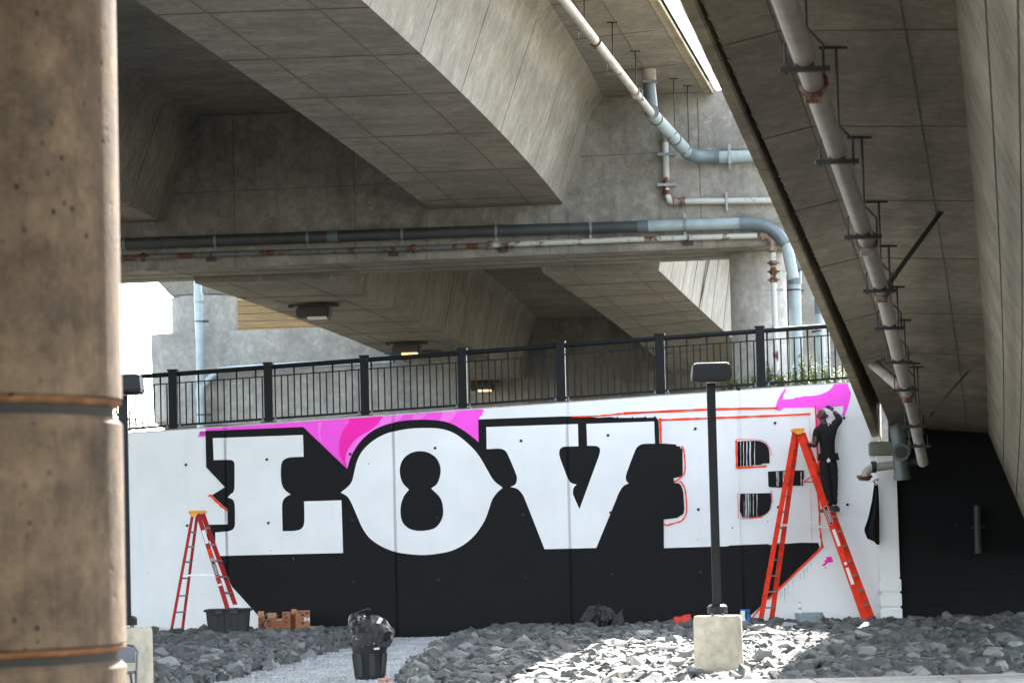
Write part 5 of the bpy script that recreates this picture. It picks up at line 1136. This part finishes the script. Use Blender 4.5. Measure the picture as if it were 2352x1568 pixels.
def bag(name, lab, rings_, c, mat=M_bag, seed=1, n=40, amp=.05, cat='bag'):
    m = MB(); R = []
    for (dx, dy, z, rx_, ry_) in rings_:
        r_ = []
        for k in range(n):
            t = 2 * math.pi * k / n; p = V((dx + rx_ * math.cos(t), dy + ry_ * math.sin(t), z)); nn = mnoise.noise(V((p.x * 6 + seed, p.y * 6, p.z * 6))) + .6 * mnoise.noise(V((p.x * 15, p.y * 15 + seed, p.z * 15))); cr = abs(mnoise.noise(V((p.x * 9, p.y * 9, p.z * 9 + seed))))
            r_.append(V(c) + p + V((math.cos(t), math.sin(t), .6)) * amp * (nn - cr))
        R.append(r_)
    m.loft(R, True, False); ob = m.build(name, mat); tag(ob, lab, cat); return ob
bag('trash_bag', 'shiny black trash bag spilling over the top of the grey trash can', [(.02, 0, -.10, rT * 1.06, rT * 1.06), (.04, 0, .0, rT * 1.2, rT * 1.1), (.04, 0, .09, rT * 1.22, rT * 1.05), (.00, 0, .18, rT * 1.15, rT * .95), (-.03, 0, .25, rT * 1.02, rT * .85), (-.06, .02, .30, rT * .78, rT * .7), (-.05, .02, .28, rT * .62, rT * .55), (-.02, .02, .16, rT * .5, rT * .45)], q + V((0, 0, hT)), seed=3, amp=.055)
bag('trash_bag', 'torn flap of black bag standing up at the back of the trash can', [(-.13, .1, .18, .14, .10), (-.16, .1, .26, .13, .08), (-.17, .1, .33, .10, .06), (-.02, .1, .38, .05, .04), (.0, .1, .40, .02, .02)], q + V((0, 0, hT)), seed=9, amp=.03)
for (dx, dz, sx, sz, mt, lab, nm, cat, tilt) in ((.10, .17, .05, .20, M_wlabel, 'white plastic bottle poking out of the black trash bag', 'bottle', 'bottle', -.6), (.0, .22, .11, .11, M_wlabel, 'crumpled white wrapper on top of the trash bag', 'wrapper', 'wrapper', -.7), (.05, .17, .03, .12, M_ladcap, 'orange scrap of packaging in the trash bag', 'packaging_scrap', 'scrap', -1.0)):
    c = q + V((dx, -.13, hT + dz)); up = V((math.sin(tilt) * -1 * -1, 0, math.cos(tilt))); up = V((-math.sin(-tilt) * -1, 0, math.cos(tilt)))
    if nm == 'bottle': ob = MB().tube([c - V((-.07, 0, -.1)), c, c + V((.07, 0, -.1)), c + V((.085, 0, -.125))], [.03, .033, .033, .015], 12).build(nm, mt, smooth=True)
    else: ob = MB().loft([[c + V((a * sx / 2, b * .02 + .015 * math.sin(7 * a + k), z * sz / 2 - a * .04)) for a in (-1, -.4, .3, 1)] for k, (b, z) in enumerate(((-1, -1), (.5, -.3), (-.4, .4), (1, 1)))], False, False).build(nm, mt)
    tag(ob, lab, cat)
# crumpled paper litter on the path
def crumple(c, r, mat, name, lab, cat, seed, flat=.6):
    bm = bmesh.new(); bmesh.ops.create_icosphere(bm, subdivisions=3, radius=1)
    m = MB(); m.add([V(c) + V((v.co.x, v.co.y * .8, v.co.z * flat)) * r * (1 + .5 * mnoise.noise(v.co * 2.2 + V((seed, 0, 0))) - .35 * abs(mnoise.noise(v.co * 5 + V((0, seed, 0))))) for v in bm.verts], [tuple(v.index for v in f.verts) for f in bm.faces]); bm.free(); return tag(m.build(name, mat), lab, cat)
crumple(at(886, 1563, 38.6), .10, M_paper, 'crumpled_bag', 'crumpled reddish brown paper bag lying beside the trash can', 'litter', 4, .45)
crumple(at(908, 1561, 38.7), .03, M_blue, 'wrapper', 'small blue wrapper lying at the edge of the rocks', 'litter', 7)
# black bag on the rocks against the wall
q2 = at(1378, 1427, 52.2); bag('garbage_bag', 'rumpled black garbage bag sitting on the rocks against the black wall', [(0, 0, -.06, .32, .22), (0, 0, .04, .34, .24), (-.01, 0, .13, .28, .2), (-.02, 0, .21, .2, .14), (-.03, 0, .27, .13, .09), (-.03, 0, .30, .03, .03)], q2, seed=14, amp=.085)
bag('plastic_sheet', 'pointed scrap of black plastic beside the garbage bag on the rocks', [(0, 0, -.05, .13, .08), (.02, 0, .06, .10, .05), (.06, 0, .14, .05, .03), (.10, 0, .21, .012, .01)], at(1418, 1426, 52.0), seed=21, amp=.03, cat='plastic')
# red tool, paint can, bucket, spray can
q = at(1568, 1428, 51.6); T = thing('red_tray', 'battered red metal tool tray on the rocks at the wall foot', 'tray', q)
MB().loft([[q + V((a * wx, b * .09, z)) for a, b in ((-1, -1), (1, -1), (1, 1), (-1, 1))] for z, wx in ((-.02, .13), (.06, .15), (.095, .145))]).build('tray_body', M_redtool, T, bevel=.012)
MB().box(q + V((.07, -.02, .11)), (.13, .05, .035), (V((1, 0, .12)), V((0, 1, 0)), V((-.12, 0, 1)))).build('tray_handle', M_redtool, T, bevel=.006); MB().box(q + V((-.05, -.03, .098)), (.07, .06, .02)).build('dark_patch', M_ink, T)
q = at(1712, 1424, 51.9); T = thing('paint_can', 'blue and white paint can splashed black beside the right lamp base', 'paint can', q)
MB().lathe([(.082, -.04), (.082, .17), (.086, .175), (.086, .185), (.075, .185), (.07, .175)], q, 24).build('can_body', M_blue, T, smooth=True)
MB().box(q + V((-.045, -.075, .08)), (.075, .01, .17), (V((1, -.5, 0)), V((.5, 1, 0)), V((0, 0, 1)))).build('white_label', M_wlabel, T); MB().box(q + V((.01, -.084, .09)), (.03, .006, .12)).build('black_drip', M_ink, T)
MB().tube([q + V((-.085, 0, .15)), q + V((-.07, -.05, .05)), q + V((.0, -.1, .02)), q + V((.085, 0, .15))], .003, 6).build('wire_handle', M_clamp, T)
q = at(1858, 1420, 52.0); T = thing('paint_bucket', 'grey plastic bucket lid and rim half sunk in the rocks', 'bucket', q)
MB().lathe([(.21, -.1), (.225, .04), (.24, .045), (.24, .06), (.23, .062), (.232, .082), (.25, .086), (.25, .1), (.235, .104), (.2, .1)], q, 32).build('bucket_body', M_bucket, T, smooth=True)
for sx in (-.14, .02, .15): MB().box(q + V((sx, -.236, .06)), (.02, .02, .08)).build('rim_tab', M_bucket, T)
q = at(1837, 1406.5, 52.0); T = thing('spray_can', 'white spray can with pink cap and number 94 standing on the bucket lid', 'spray can', q)
can = MB().lathe([(.032, -.004), (.034, .0), (.034, .135), (.03, .15), (.02, .158)], q, 20).build('can_body', M_wlabel, T, smooth=True)
MB().lathe([(.024, .158), (.024, .178), (.016, .184)], q, 16).build('cap', P_lpink, T, smooth=True); text_obj('number_print', '94', .05, M_ink, can, q + V((0, -.0365, .07)), V((1, 0, 0)), V((0, 0, 1)), .001)
